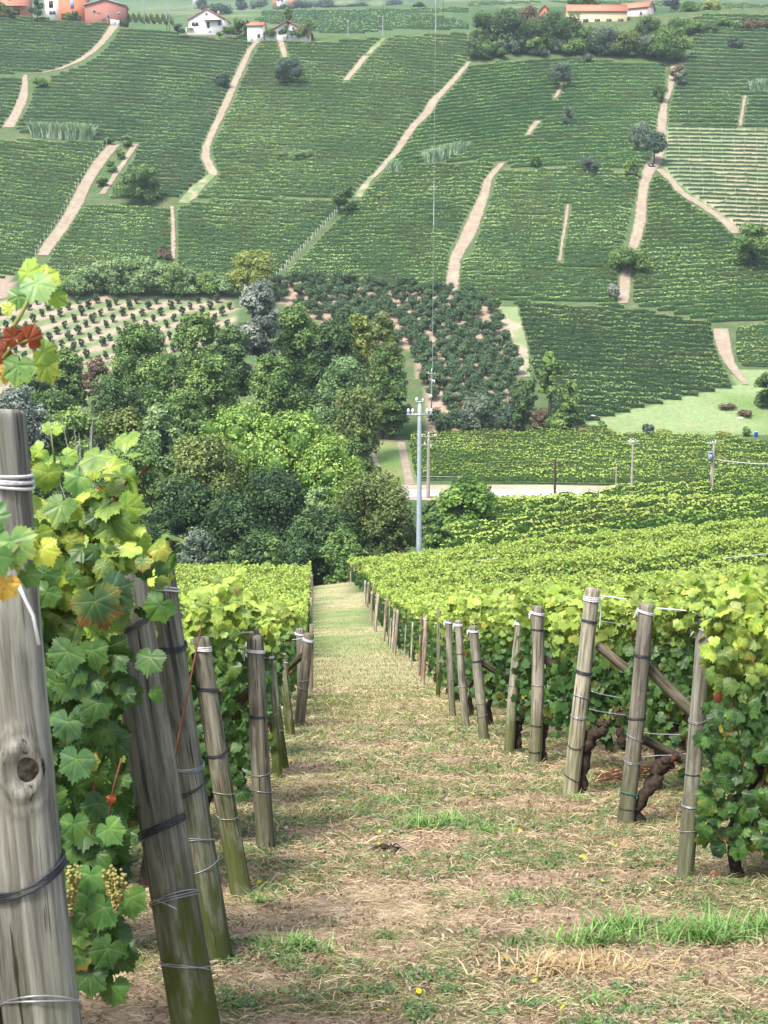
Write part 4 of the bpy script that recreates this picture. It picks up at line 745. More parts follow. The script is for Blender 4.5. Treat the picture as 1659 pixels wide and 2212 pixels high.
for pts, r_, mt in [([(195,1180,5.05),(215,1120,5.05),(240,1090,5.05),(275,1040,5.08)], [.013,.010,.008,.004], CANE), ([(90,1480,5.1),(130,1330,5.1),(180,1240,5.1),(195,1180,5.05)], [.012,.013,.013,.013], CANE), ([(130,1330,5.0),(180,1305,4.8),(205,1300,4.62)], [.004,.004,.003], CANE),
                    ([(200,1340,5.0),(280,1180,4.97),(300,1165,4.95)], [.005,.004,.003], GREENCANE), ([(230,1800,4.95),(245,1700,4.95),(262,1640,4.95)], [.004,.004,.003], CANE), ([(118,1000,5.1),(112,950,5.1),(110,925,5.1)], [.004,.003,.002], GREENCANE),([(330,1100,5.2),(300,1030,5.1),(318,1008,5.1)],[.003,.003,.006],CANE)]:
    mb = MB(); mb.tube([pix(*p) for p in pts], r_, 7); obj('cane', mb.mesh('cane', True), mt, r2, -off2)
rowspec = [
 (-1,7.5,-1.17,-3.2,.55,1.95,493,.079,'row tied to the doubled mossy leaning posts',.0,.26),(-1,9.55,-1.3,-3.8,.55,2.0,493,.079,'row behind the slim leaning post with a white cord',.05,.28),(-1,11.3,-1.13,-4.3,.5,2.0,478,.079,'row tied to the dark upright post',.15,.3),
 (-1,13.3,-1.2,-5,.5,1.95,435,.079,'row behind the dark upright post',.15,.3),(-1,15.6,-1.25,-5.6,.5,1.95,435,.079,'row at the first greenish leaning post',.15,.3),(-1,17.7,-1.3,-6.2,.5,1.95,406,.079,'row at the second greenish leaning post',.15,.3),
 (1,9.8,2.16,4.4,.28,2.0,522,.079,'leafy row at the half hidden post, hanging near the ground',.05,.34),(1,12.3,2.85,5.2,.6,2.0,478,.079,'row starting beyond the dark post with a teal cord',.0,.3),(1,14.3,2.45,5.8,.55,2.0,478,.079,'row of the pale cracked post',.05,.3),
 (1,16.4,1.95,6.2,.5,2.0,478,.079,'row of the straight weathered post',.12,.3),(1,18.3,1.7,6.6,.5,1.95,435,.079,'row of the thin back leaning post',.12,.3),(1,20.1,1.6,7,.5,1.95,435,.079,'row of the stout post leaning to the path',.12,.3)]
for sd_, d, x0, x1, zl, zh, de, sz, lb, li, th in rowspec:
    Y = Yd(d); hi = d < 15; tr = list(np.arange(x0 + .35 * sd_, x1, .95 * sd_))
    gp = [(x0 + sd_ * (.15 + rsN.rand() * abs(x1 - x0) * .6), Y - .22 - .06 * rsN.rand(), zl + .12 + .25 * rsN.rand()) for _ in range(5 if hi else 3)]
    near_row(sd_, Y, x0, x1, zl, zh, de * (1 if hi else .9), sz, LT_HI if hi else LT_LO, 'leafy ' + lb if not lb.startswith('leafy') else lb, light=li, thick=th, trunks=tr[:6], grapes=gp, canes=2 if hi else 0)
ex = []
# remaining rows of the near hill, growing smaller down the slope
d = 22.0; k = {1: 0, -1: 0}
while d < 112:
    Y = Yd(d) if d < 31 else d * .986 - .8
    far = d > 46
    for s_ in (1, -1):
        k[s_] += 1; x0 = (XR(d) + .08) if s_ > 0 else (XL(d) - .1); x1 = s_ * (d * .2765 * 1.18 + 2.5)
        if s_ < 0 and d > 106: continue
        n = abs(x1 - x0)
        if far:
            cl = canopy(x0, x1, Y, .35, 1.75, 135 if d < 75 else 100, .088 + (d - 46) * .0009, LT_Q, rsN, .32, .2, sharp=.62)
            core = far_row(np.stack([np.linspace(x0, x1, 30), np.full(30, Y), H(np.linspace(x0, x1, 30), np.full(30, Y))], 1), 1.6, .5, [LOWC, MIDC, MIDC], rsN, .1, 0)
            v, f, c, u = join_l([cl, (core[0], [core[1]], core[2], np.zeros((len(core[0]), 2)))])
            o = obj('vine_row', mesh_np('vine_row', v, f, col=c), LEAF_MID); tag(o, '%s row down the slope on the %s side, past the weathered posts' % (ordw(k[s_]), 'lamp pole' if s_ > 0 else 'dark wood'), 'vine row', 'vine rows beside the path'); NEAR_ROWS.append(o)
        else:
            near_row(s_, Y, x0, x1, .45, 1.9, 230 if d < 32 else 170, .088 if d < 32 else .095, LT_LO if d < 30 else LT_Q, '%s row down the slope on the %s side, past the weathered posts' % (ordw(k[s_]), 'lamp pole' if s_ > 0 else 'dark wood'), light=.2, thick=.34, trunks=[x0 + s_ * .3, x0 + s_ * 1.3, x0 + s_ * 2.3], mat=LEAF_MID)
    d += 2.1 if d < 60 else 2.3
print('near rows', len(NEAR_ROWS))
# ================================================================ POSTS, BRACES, WIRES
def post_mesh(L, r, rs, seg=26, taper=.93, rings=46, knot=None, bend_v=None):
    ang = np.linspace(0, 2 * pi, seg, endpoint=False); u = np.linspace(0, 1, rings); z = u * (L + .12) - .12
    ph = rs.rand(6) * 6.28; base = 1 + .03 * np.sin(2 * ang + ph[0]) + .02 * np.sin(3 * ang + ph[1]) + .012 * np.sin(7 * ang + ph[2])
    R = r * (1.04 + (taper - 1.04) * u)[:, None] * base[None]
    A, Z = np.meshgrid(ang, z); R = R * (1 + .035 * (fbm(np.cos(A) * 2 + ph[3] * 9, Z * 3 + np.sin(A) * 2, 3) - .5) + .02 * (vnoise(A * 7 + ph[4], Z * 2) - .5))
    for a0, dp in ((ph[4], .07), (ph[5], .05)):       # drying cracks
        da = np.abs((A - a0 - .12 * np.sin(Z * 1.7) + pi) % (2 * pi) - pi); R -= r * dp * np.clip(1 - da / .14, 0, 1) * sst((np.sin(Z * 2.1 + a0) + .6) / .8)
    if knot:
        da = ((A - knot[0] + pi) % (2 * pi) - pi) * r; dz = Z - knot[1]; q = np.sqrt((da / knot[2]) ** 2 + (dz / (knot[2] * 1.25)) ** 2); R += r * .15 * np.exp(-(q - 1.0) ** 2 / .10) + r * .05 * np.exp(-(q - 1.75) ** 2 / .05) - r * .06 * np.exp(-q ** 2 / .3)
    R[-1] *= .93
    bx, by = (rs.randn(2) * .006) if bend_v is None else bend_v; bend = np.sin(u * pi)
    V = np.stack([R * np.cos(A) + (bx * bend * L)[:, None], R * np.sin(A) + (by * bend * L)[:, None], Z], -1).reshape(-1, 3)
    tz = V[-seg:, 2].mean(); V = np.concatenate([V, V[-seg:] * [.55, .55, 1] + [0, 0, .006], [[0, 0, tz + .002]]]); i = np.arange(rings * seg).reshape(rings, seg)
    F = np.stack([i[:-1], np.roll(i[:-1], -1, 1), np.roll(i[1:], -1, 1), i[1:]], -1).reshape(-1, 4); t0 = (rings - 1) * seg; t1 = rings * seg
    k = np.arange(seg); F2 = np.stack([t0 + k, t0 + (k + 1) % seg, t1 + (k + 1) % seg, t1 + k], 1); F3 = np.stack([t1 + k, t1 + (k + 1) % seg, np.full(seg, t1 + seg)], 1)
    return V, [np.concatenate([F, F2]), F3]
def orient(v):
    v = np.array(v, float); v /= np.linalg.norm(v); import mathutils
    return mathutils.Vector(v).to_track_quat('Z', 'Y').to_matrix().to_3x3()
def wrap_mesh(r, turns, tilt, rt, rs, azim=0.0, knot=False):
    mb = MB(); n = 26 * turns; a = np.linspace(0, 2 * pi * turns, n); k = rs.rand(turns + 1) * .6 - .3
    zz = np.interp(a, np.arange(turns + 1) * 2 * pi, np.linspace(-.5, .5, turns + 1) + k * .3) * rt * 3.2 * turns * .6 + tilt * r * np.cos(a - azim) * (1 + .25 * np.sin(a * .5 + k[0] * 9))
    mb.tube(np.stack([(r + rt * .6) * np.cos(a), (r + rt * .6) * np.sin(a), zz], 1), rt, 6)
    if knot:
        for q in range(3):
            b = rs.rand() * 1.4; mb.tube([((r + rt) * cos(azim), (r + rt) * sin(azim), 0), ((r + .02) * cos(azim + .2 * q), (r + .02) * sin(azim + .2 * q), .02 - .03 * q), ((r + .035) * cos(azim + b * .5), (r + .035) * sin(azim + b * .5), -.03 - .02 * q)], rt * .9, 5)
    return mb.mesh('wire_tie', True)
def make_post(label, top, base, wpx, wraps, tone=(1, 1, 1), algae=.6, knot=None, seed=0, name='wooden_post', d=None, group='weathered posts at the row ends', turns=3, dtop=0.0):
    rs = np.random.RandomState(seed)
    if d is None: (B,), (d,) = ray([base[0]], [base[1]], 2, 140, 500)
    else: B = pix(base[0], base[1], d); B = np.array(B)
    T = pix(top[0], top[1], d + dtop); ax = T - B; L = float(np.linalg.norm(ax)); r = wpx / FPX * d / 2
    root = thing(name, label, 'post', B, group); M = orient(ax); q = M.to_quaternion(); root.rotation_mode = 'QUATERNION'; root.rotation_quaternion = q
    if knot:
        import mathutils
        lv = M.inverted() @ mathutils.Vector((-B).tolist()); knot = (math.atan2(lv.y, lv.x) + knot[0], knot[1], knot[2])
    bv = rs.randn(2) * .007
    v, f = post_mesh(L, r, rs, knot=knot, rings=(200 if knot else 60) if wpx > 14 else 12, seg=(72 if knot else 36) if wpx > 14 else 10, bend_v=bv)
    s = obj('shaft', mesh_np('shaft', v, f, smooth=True), WOOD, root); s.color = (*tone, algae)
    for (hz, kind, tilt, tn) in wraps:
        mt = {'c': CORD, 'w': WIRE, 'd': DARKWIRE, 't': TEAL}[kind]; rt = {'c': .0037, 'w': .0022, 'd': .003, 't': .0035}[kind] * (1 if d < 14 else 1.5)
        rr = r * (1.04 - .11 * hz) * 1.065
        o = obj('wire_tie', wrap_mesh(rr, tn, tilt, rt, rs, azim=rs.rand() * 6.28 if kind != 'c' else -1.0 + rs.rand(), knot=(kind == 'c' and wpx > 12)), mt, root, (bv[0] * L * sin(hz * pi), bv[1] * L * sin(hz * pi), hz * L))
    return root, T, B, d, r
# (label, top, base, width px, ties, tone, algae)
P1 = make_post('nearest thick grey post with a big dark knot', (-20,893), (162,2720), 156, [(.925,'c',.25,4),(.46,'d',.35,4),(.305,'w',.5,2),(.83,'d',.1,1)], (1.2,1.22,1.2), .25, seed=3, d=3.35, knot=(.12, 1.20, .045))
kn = None
rt_, T_, B_k, d_k, r_k = P1; import mathutils
lv = rt_.rotation_quaternion.to_matrix().inverted() @ mathutils.Vector((-B_k).tolist()); az = math.atan2(lv.y, lv.x) + .12; mb = MB()
mb.ball((0, 0, 0), .034, 18, 11, sc=(.30, 1, 1.3)); kv = mb.V[-1]; kv[:] = np.stack([r_k * .985 + kv[:, 0] * 1.0, kv[:, 1], kv[:, 2] + 1.2], 1); kv[:, :2] = np.stack([kv[:, 0] * cos(az) - kv[:, 1] * sin(az), kv[:, 0] * sin(az) + kv[:, 1] * cos(az)], 1); o = obj('knot', mb.mesh('knot', True), plain('knot_wood', (0.035, 0.03, 0.022), .9, var=.5, scale=60, bump=.8), rt_)
# hanging cord end of the nearest post
for pts, lb in [([(-4,1080,3.2),(2,1130,3.2),(12,1165,3.2)], 'white cord end dangling beside the leaves of the nearest post'), ([(38,1258,3.2),(52,1290,3.2),(72,1330,3.22),(84,1393,3.22)], 'long white cord end hanging down the nearest post')]:
    mb = MB(); mb.tube([pix(*p) for p in pts], .0045, 7); tag(mb.build('cord_end', CORD, smooth=True), lb, 'cord')
mb = MB(); kc = pix(48, 1578, 3.25)
P2 = make_post('thick streaked leaning post behind the nearest one', (258,1180), (436,2290), 100, [(.975,'c',.25,3),(.845,'d',.3,4),(.455,'d',.35,5),(.315,'w',.4,3),(.185,'w',.4,2)], (.92,.92,.84), 1.0, seed=5, d=5.6)
mb = MB(); mb.tube([pix(332,1944,5.5), pix(357,1952,5.45), pix(382,1964,5.42)], .0025, 6); tag(mb.build('cord_end', WIRE, smooth=True), 'short wire end sticking out low on the streaked leaning post', 'wire')
PST = [
 ('mossy footed leaning post of the doubled pair', (337,1208), (466,2085), 80, [(.93,'c',.3,4),(.79,'d',.3,5),(.50,'w',.3,3),(.44,'d',.3,2),(.31,'w',.3,2),(.25,'w',.3,1)], (.9,.92,.8), .95, 0),
 ('twin post close behind the mossy footed one', (318,1240), (428,2058), 44, [(.9,'d',.2,2)], (.8,.82,.7), 1.0, 0),
 ('slim leaning post with thick white cord round its top', (430,1378), (523,1935), 44, [(.96,'c',.25,4),(.80,'d',.3,4),(.56,'d',.3,3),(.40,'w',.3,1),(.31,'w',.3,1)], (.95,.93,.8), .9, 0),
 ('dark upright post with a pale band', (551,1373), (575,1835), 40, [(.93,'c',.15,3),(.63,'d',.2,3),(.36,'w',.2,1),(.28,'w',.25,1)], (.8,.76,.7), .5, 0),
 ('post behind the dark upright one, cord bow at its top', (546,1356), (566,1760), 30, [(.94,'c',.2,3)], (.8,.78,.7), .6, 0),
 ('first greenish post leaning behind the dark upright one', (579,1398), (601,1688), 20, [(.93,'c',.2,2),(.5,'w',.3,1)], (.85,.9,.65), 1.0, 0),
 ('second greenish post leaning behind the dark upright one', (588,1428), (617,1662), 17, [(.6,'w',.3,2),(.35,'w',.3,1)], (.85,.9,.65), 1.0, 0),
 ('narrow mossy post under a trailing vine', (612,1412), (632,1595), 15, [(.9,'c',.3,1)], (.85,.85,.65), 1.0, 0),
 ('mossy post beside the narrow one', (606,1420), (624,1592), 13, [], (.8,.8,.65), 1.0, 0),
 ('brown post leaning to the path, white cord bow on top', (668,1368), (646,1568), 22, [(.93,'c',.2,4),(.5,'w',.3,2),(.42,'w',.3,2)], (.85,.78,.68), .3, 0),
 ('grey post behind the brown leaning one', (648,1357), (651,1540), 20, [(.93,'c',.2,3)], (.95,.92,.85), .3, 0),
 ('thin pinkish post at the corner of the path', (673,1348), (672,1494), 9, [], (1.3,1.05,.95), 0, 0),
 ('half hidden post inside leaves, one thick white cord', (1523,1337), (1478,1908), 36, [(.965,'c',.35,2),(.62,'w',.3,2),(.30,'w',.2,3),(.2,'w',.2,1),(.42,'d',.2,1)], (.9,.9,.85), .6, 0),
 ('dark straight grained post with a teal cord near its foot', (1397,1304), (1350,1787), 35, [(.965,'c',.2,3),(.77,'d',.12,4),(.49,'d',.1,3),(.40,'w',.35,2),(.30,'w',.3,2),(.155,'t',.15,2),(.09,'d',.1,1)], (.8,.76,.7), .5, 0),
 ('pale cracked post, tallest beside the braces', (1281,1270), (1231,1723), 33, [(.95,'c',.15,4),(.84,'d',.1,3),(.60,'d',.15,4),(.48,'w',.2,2),(.39,'w',.2,2),(.26,'d',.5,1),(.09,'d',.5,1)], (1.55,1.5,1.3), .35, 0),
 ('straight weathered post with peeling brown patch', (1161,1309), (1154,1652), 27, [(.955,'c',.2,3),(.85,'d',.1,2),(.5,'w',.1,1),(.25,'d',.1,1),(.09,'d',.1,1)], (1.15,1.1,1.0), .6, 0),
 ('thin pale post leaning back toward the leaves', (1125,1335), (1100,1630), 22, [(.96,'c',.2,3),(.5,'w',.2,1)], (1.2,1.2,1.05), .7, 0),
 ('stout grey post leaning toward the path', (1022,1352), (1046,1600), 22, [(.955,'c',.15,3),(.7,'d',.1,2),(.33,'w',.1,1),(.22,'w',.1,1)], (1.05,1.03,.95), .6, 0),
 ('patchy white and brown post between two grey ones', (990,1340), (1008,1576), 17, [(.96,'c',.15,3),(.7,'d',.1,1),(.4,'w',.1,1)], (1.3,1.25,1.15), .4, 0),
 ('slender grey post near the pinkish pair', (969,1338), (979,1553), 15, [(.97,'c',.2,3),(.4,'w',.1,1)], (1.05,1.02,.95), .4, 0),
 ('greenish post half covered with leaves', (948,1313), (946,1506), 10, [], (.8,.85,.65), 1.0, 0),
 ('pinkish post with white cord trailing from its top', (920,1331), (913,1481), 10, [(.96,'c',.2,2)], (1.5,1.2,1.05), 0, 0),
 ('brown twin of the pinkish post', (911,1331), (906,1462), 8, [(.96,'c',.2,1)], (1.1,.85,.7), 0, 0),
]
PD = {}
for k, (lb, tp, bs, wd, wr, tone, alg, _) in enumerate(PST):
    wr = [(h, kd, ti, tn) for h, kd, ti, tn in wr]; PD[lb.split()[0] + str(k)] = make_post(lb, tp, bs, wd, wr, tone, alg, seed=20 + k)
POSTS = list(PD.values())
# thin stakes of the rows down the slope
ST = [(892,1345,889,1444,4),(872,1317,868,1404,7),(860,1317,852,1414,7),(853,1313,847,1410,6),(835,1290,829,1386,6),(818,1283,811,1365,6),(814,1281,809,1358,4),(804,1278,802,1341,6),(797,1258,793,1312,6),(789,1254,787,1305,5),(807,1262,806,1318,5),(803,1230,803,1282,4),(766,1221,765,1262,4),(759,1215,758,1258,4),(755,1203,754,1250,4),(750,1195,748,1246,4),(877,1350,873,1425,3),(842,1300,838,1395,3),(845,1335,842,1400,3),(672,1290,672,1352,7),(673,1240,673,1300,6),(672,1205,672,1262,5),(632,1235,633,1285,5)]
NM = ['first','second','third','fourth','fifth','sixth','seventh','eighth','ninth','tenth','eleventh','twelfth','thirteenth','fourteenth','fifteenth','sixteenth','seventeenth','eighteenth','nineteenth','twentieth','twenty-first','twenty-second','twenty-third']
for k, (x0, y0, x1, y1, w_) in enumerate(ST):
    sd_ = 'slim pale stake down the slope past the pinkish pair' if k < 19 else 'slim pale stake at the row ends opposite the pinkish pair'
    if k == 22: sd_ = 'slim pale stake standing in the vines opposite the pinkish pair'
    lb = (NM[k if k < 19 else k - 19] + ' ' + sd_) if k != 22 else sd_
    make_post(lb, (x0, y0), (x1, y1), w_, [(.95, 'c', .2, 1)] if w_ > 5 else [], (1.55, 1.3, 1.15) if k % 3 else (1.7, 1.6, 1.5), 0, seed=80 + k, group='pale stakes at the far row ends')
for k, (x, y0, y1) in enumerate([(720,1216,1243),(702,1226,1246)]):
    make_post(['lone thin stake at the end of the path', 'lower thin stake at the end of the path'][k], (x, y0), (x, y1), 2.5, [], (1.5, 1.45, 1.4), 0, seed=120 + k, group='pale stakes at the far row ends')
# braces: a round pole propping each end post from inside the row
def brace(label, a, b, r, seed, tone=(.8, .74, .66)):
    A = pix(*a); B = pix(*b); rs = np.random.RandomState(seed); L = float(np.linalg.norm(B - A)); v, f = post_mesh(L, r, rs, seg=18, rings=24)
    o = obj('brace_pole', mesh_np('brace_pole', v, f, smooth=True), WOOD, loc=A); o.rotation_mode = 'QUATERNION'; o.rotation_quaternion = orient(B - A).to_quaternion(); o.color = (*tone, .3)
    tag(o, label, 'brace pole', 'brace poles propping the end posts')
dC = POSTS[14][3]; dB = POSTS[13][3]
brace('long brace running down from the pale cracked post', (1500,1560,dC + .2), (1290,1393,dC + .12), .052, 1, (.85, .75, .62))
brace('brace running down from the dark teal corded post', (1520,1560,dB + .15), (1398,1440,dB + .12), .055, 2, (.8, .74, .66))
brace('brace of the straight weathered post', (1260,1480,POSTS[15][3] + .25), (1168,1418,POSTS[15][3] + .1), .055, 3, (.6, .48, .4))
brace('brace of the stout grey post', (1085,1458,POSTS[17][3] + .25), (1036,1428,POSTS[17][3] + .1), .05, 4, (.7, .62, .52))
brace('brown brace of the dark upright post', (490,1540,POSTS[3][3] + .25), (560,1478,POSTS[3][3] + .1), .052, 5, (.95, .72, .55))
brace('grey brace of the post with the cord bow', (478,1500,POSTS[4][3] + .3), (548,1432,POSTS[4][3] + .1), .055, 6, (.95, .88, .78))
brace('brace behind the thick streaked leaning post', (190,1545,6.4), (262,1470,6.0), .06, 7, (.9, .84, .74))
brace('dark brace of the brown leaning post', (622,1444,POSTS[9][3] + .4), (660,1410,POSTS[9][3] + .1), .05, 8, (.6, .5, .42))
brace('dark fallen prop end beside the teal corded post', (1450,1628,dB + .25), (1388,1596,dB + .2), .045, 9, (.4, .36, .33))
# trellis wires
def wire(label, pts, r, mt, dd=0.0):
    P = np.array([pix(*p) for p in pts]); u = np.linspace(0, len(P) - 1, 14); Q = np.stack([np.interp(u, range(len(P)), P[:, k]) for k in range(3)], 1)
    mb = MB(); mb.tube(Q, r, 5); tag(mb.build('trellis_wire', mt, smooth=True), label, 'wire', 'trellis wires between the posts')
C_, B_, A_ = dC, dB, POSTS[12][3]
wire('white top cord from the pale cracked post', [(1298,1287,C_),(1380,1298,C_),(1430,1303,C_),(1560,1318,C_)], .008, CORD)
wire('white top cord from the teal corded post', [(1418,1314,B_),(1470,1318,B_),(1560,1325,B_),(1640,1330,B_)], .007, CORD)
wire('white cord tail standing up beside the teal corded post', [(1421,1300,C_),(1416,1290,C_),(1414,1284,C_)], .007, CORD)
wire('white cord tail above the half hidden post', [(1516,1332,A_),(1506,1326,A_),(1496,1322,A_)], .006, CORD)
wire('upper bright wire of the pale cracked post', [(1277,1493,C_),(1300,1500,C_),(1360,1511,C_),(1470,1530,C_)], .0042, WIRE)
wire('second bright wire of the pale cracked post', [(1272,1531,C_),(1290,1536,C_),(1360,1546,C_),(1470,1564,C_)], .0042, WIRE)
wire('thin wire high on the pale cracked post', [(1296,1341,C_),(1340,1348,C_),(1400,1358,C_)], .003, WIRE)
wire('upper wire low on the teal corded post', [(1388,1582,B_),(1420,1586,B_),(1474,1587,B_)], .0042, WIRE)
wire('lowest wire of the teal corded post', [(1380,1636,B_),(1420,1632,B_),(1472,1631,B_)], .0042, WIRE)
wire('dark twisted wire of the teal corded post', [(1408,1412,B_),(1440,1408,B_),(1490,1411,B_)], .0042, DARKWIRE)
wire('vertical cord at the side of the pale cracked post', [(1299,1290,C_),(1297,1330,C_),(1295,1358,C_)], .005, CORD)
wire('white cords reaching from the dark upright post', [(508,1370,POSTS[3][3]),(530,1366,POSTS[3][3]),(548,1366,POSTS[3][3])], .006, CORD)
wire('lower white cords of the dark upright post', [(497,1402,POSTS[3][3]),(525,1398,POSTS[3][3]),(545,1396,POSTS[3][3])], .006, CORD)
wire('white cord reaching from the brown leaning post', [(612,1384,POSTS[9][3]),(640,1381,POSTS[9][3]),(662,1376,POSTS[9][3])], .006, CORD)
wire('second white cord of the grey post behind it', [(616,1368,POSTS[10][3]),(640,1366,POSTS[10][3])], .006, CORD)
wire('white cord of the pinkish post', [(923,1336,POSTS[21][3]),(950,1334,POSTS[21][3])], .009, CORD)
wire('bright wire from the streaked leaning post into the leaves', [(310,1815,5.5),(285,1825,5.3),(240,1842,5.2),(180,1858,5.15)], .0028, WIRE)
wire('short bright wire beside the grape bunches', [(300,1930,5.3),(270,1950,5.1),(245,1955,5.05)], .0028, WIRE)
wire('white cord high in the leaves near the doubled posts', [(172,1288,5.4),(200,1285,5.4)], .0035, CORD)
wire('bright top wire across the lower rows near the lamp pole', [(1560,1206,70),(1659,1196,70)], .013, CORD)
wire('short top wire in the rows past the path end', [(1030,1211,80),(1075,1206,80)], .01, CORD)
# gnarled vine stocks standing free of leaves
def stock(label, pts, rad, seed, stubs=()):
    rs = np.random.RandomState(seed); P = [pix(*p) for p in pts]; g = P[0]; root = thing('vine_stock', label, 'vine', g, 'gnarled vine stocks by the posts')
    mb = gnarl(P, rad, rs, 11); obj('trunk', mb.mesh('trunk'), BARK, root, -g)
    h = P[-1]; mb = MB()
    for k in range(6): mb.ball(h + rs.randn(3) * .035, .035 + .02 * rs.rand(), 8, 6, sc=(1, 1, .8))
    obj('head', mb.mesh('head'), BARK, root, -g)
    for k in range(3):
        q = h + rs.randn(3) * [.05, .02, .02]; e = q + np.array([rs.randn() * .04, -.01, .06 + .05 * rs.rand()]); mb = MB(); mb.tube([q, e], [.013, .010], 7); mb.ball(e, .009, 6, 4); obj('stub', mb.mesh('stub'), CANE, root, -g)
stock('gnarled vine stock behind the pale cracked post', [(1252,1712,C_ + .1),(1262,1650,C_ + .1),(1268,1605,C_ + .05),(1290,1582,C_),(1306,1570,C_)], [.062,.055,.06,.062,.06], 3)
stock('crooked vine stock reaching out from the teal corded post', [(1380,1788,B_ + .05),(1374,1755,B_ + .05),(1392,1712,B_),(1418,1672,B_),(1440,1650,B_)], [.07,.05,.05,.062,.065], 4)
stock('dark vine stock beside the straight weathered post', [(1172,1648,POSTS[15][3] + .1),(1170,1600,POSTS[15][3] + .1),(1178,1560,POSTS[15][3] + .1)], [.055,.045,.045], 5)
stock('dark vine stock beside the thin back leaning post', [(1120,1618,POSTS[16][3] + .1),(1116,1580,POSTS[16][3] + .1),(1124,1550,POSTS[16][3] + .1)], [.05,.045,.045], 6)
stock('thin vine stock beyond the brace', [(1340,1615,C_ + 1.9),(1342,1580,C_ + 1.9),(1342,1545,C_ + 1.9)], [.05,.045,.05], 7)
# bundles of pruned canes on the ground between the braced posts
rs = np.random.RandomState(9)
mb = MB()
for k in range(34):
    xa = 1275 + rs.rand() * 70; ya = 1683 + rs.rand() * 22; ln = 60 + rs.rand() * 90; (A, B), _ = ray([xa, xa + ln], [ya, ya - 6 - 8 * rs.rand()], 3, 60, 300); A[2] += .03 + .08 * rs.rand(); B[2] += .03 + .1 * rs.rand(); M_ = (A + B) / 2 + [0, 0, .04 * rs.randn()]; mb.tube([A, M_, B], [.006, .005, .003], 5)
tag(mb.build('cane_bundle', CANE), 'bundle of reddish pruned canes between the two braced posts', 'pruned canes')
# fallen leaves and spoilt grapes
def ground_leaf(x, y, c, s, lb, seed):
    rs = np.random.RandomState(seed); (P,), (d,) = ray([x], [y], 2, 60, 300); P[2] = Hn(P[0], P[1]) + .02
    v, f, cc, u = leaves(P[None], np.array([[rs.randn() * .3, -.4, 1.0]]), np.array([[rs.randn(), rs.randn(), .25]]), np.array([s]), np.array([c], float), LT_HI, rs); o = obj('fallen_leaf', mesh_np('fallen_leaf', v - P, f, col=cc, uv=u), LEAF_NEAR, loc=P); tag(o, lb, 'leaf', 'fallen leaves on the path')
for k, (x, y, c, s, lb) in enumerate([(223,2168,(.28,.05,.03),.06,'dark red fallen leaf near the leaning posts'),(1021,1745,(.38,.06,.05),.05,'small red fallen leaf before the pale cracked post'),(1281,1790,(.5,.26,.15),.07,'tan fallen leaf short of the teal corded post'),(1345,1832,(.5,.28,.17),.07,'curled pale brown leaf below the teal corded post'),(1555,1902,(.45,.17,.1),.08,'orange brown leaf right of the half hidden post'),(1572,1812,(.5,.27,.18),.06,'pale curled leaf under the leafy row'),(930,1990,(.6,.5,.38),.05,'cream dry leaf in the grass'),(690,1598,(.36,.10,.05),.06,'red brown leaf at the foot of the mossy posts'),(1398,1818,(.35,.12,.07),.05,'small rust leaf on the bare soil'),(1640,1850,(.4,.18,.1),.06,'rust leaf at the edge under the leafy row')]):
    ground_leaf(x, y, c, s, lb, 60 + k)
PUR = plain('rotten_grape', (0.07, 0.015, 0.03), .5, var=.4, scale=30)
for k, (x, y, lb) in enumerate([(1317,1741,'dark purple discarded grapes left of the teal corded post'),(1395,1748,'discarded grapes right of the teal corded post'),(1462,1748,'discarded grapes beside the half hidden post')]):
    (P,), _ = ray([x], [y], 2, 60, 300); mb = MB(); rs = np.random.RandomState(k)
    for q in range(55): a, b = rs.randn(2) * [.03, .025]; mb.ball((a, b, .012 + .02 * rs.rand()), .009, 7, 5)
    tag(mb.build('discarded_grapes', PUR, loc=P), lb, 'grapes')
# clod / root lump in the middle of the path
(P,), _ = ray([845], [1840], 2, 60, 300); rs = np.random.RandomState(4); mb = MB()
for k in range(9): mb.ball(rs.randn(3) * [.04, .02, .01] + [0, 0, .015], .02 + .012 * rs.rand(), 9, 6)
for k in range(8): a = rs.rand() * 6.28; mb.tube([(0, 0, .04), (.1 * cos(a), .05 * sin(a), .05), (.2 * cos(a), .1 * sin(a), .01)], [.009, .006, .003], 5)
tag(mb.build('root_stump', BARK, loc=P), 'small dark root stump in the middle of the path', 'stump')
# yellow flowers
YF = plain('yellow_petals', (0.80, 0.62, 0.02), .6, var=.1); mb = MB()
for k in range(12): a = k * 2 * pi / 12; mb.add([(0, 0, 0), (.016 * cos(a - .2), .016 * sin(a - .2), .004), (.021 * cos(a), .021 * sin(a), .002), (.016 * cos(a + .2), .016 * sin(a + .2), .004)], [(0, 1, 2, 3)])
mb.ball((0, 0, .003), .007, 8, 5); bloom = mb.mesh('bloom'); mb = MB(); mb.tube([(0, 0, 0), (.004, 0, .04), (0, 0, .075)], .0016, 5); stem = mb.mesh('stem'); STM = plain('flower_stem', (0.1, 0.2, 0.05), .7)
FL = [(905,2146),(1092,2075),(838,2192),(1368,1845),(1331,1832),(1255,1860),(1262,1862),(1300,1908),(1410,1850),(1588,1820),(1622,1800),(1629,1826),(560,1908),(818,1820),(755,1690),(762,1700),(672,1748),(668,1755),(938,1778),(1022,1718),(1065,1724),(1118,1722),(900,2150),(1155,2128),(820,1798),(1124,1795),(730,1698),(700,1702),(1600,1866),(1215,2192)]
for k, (x, y) in enumerate(FL):
    (P,), _ = ray([x], [y + 10], 2, 60, 300); P[2] = Hn(P[0], P[1]); P = P + 0; t = thing('yellow_flower', 'small bright yellow flower open low in the path grass', 'flower', P, 'yellow flowers in the path grass', rz=k); t.scale = (.75, .75, .8); b = obj('bloom', bloom, YF, t, (0, 0, .075)); b.rotation_euler = (.5, .1 * (k % 5), 0); obj('stem', stem, STM, t)
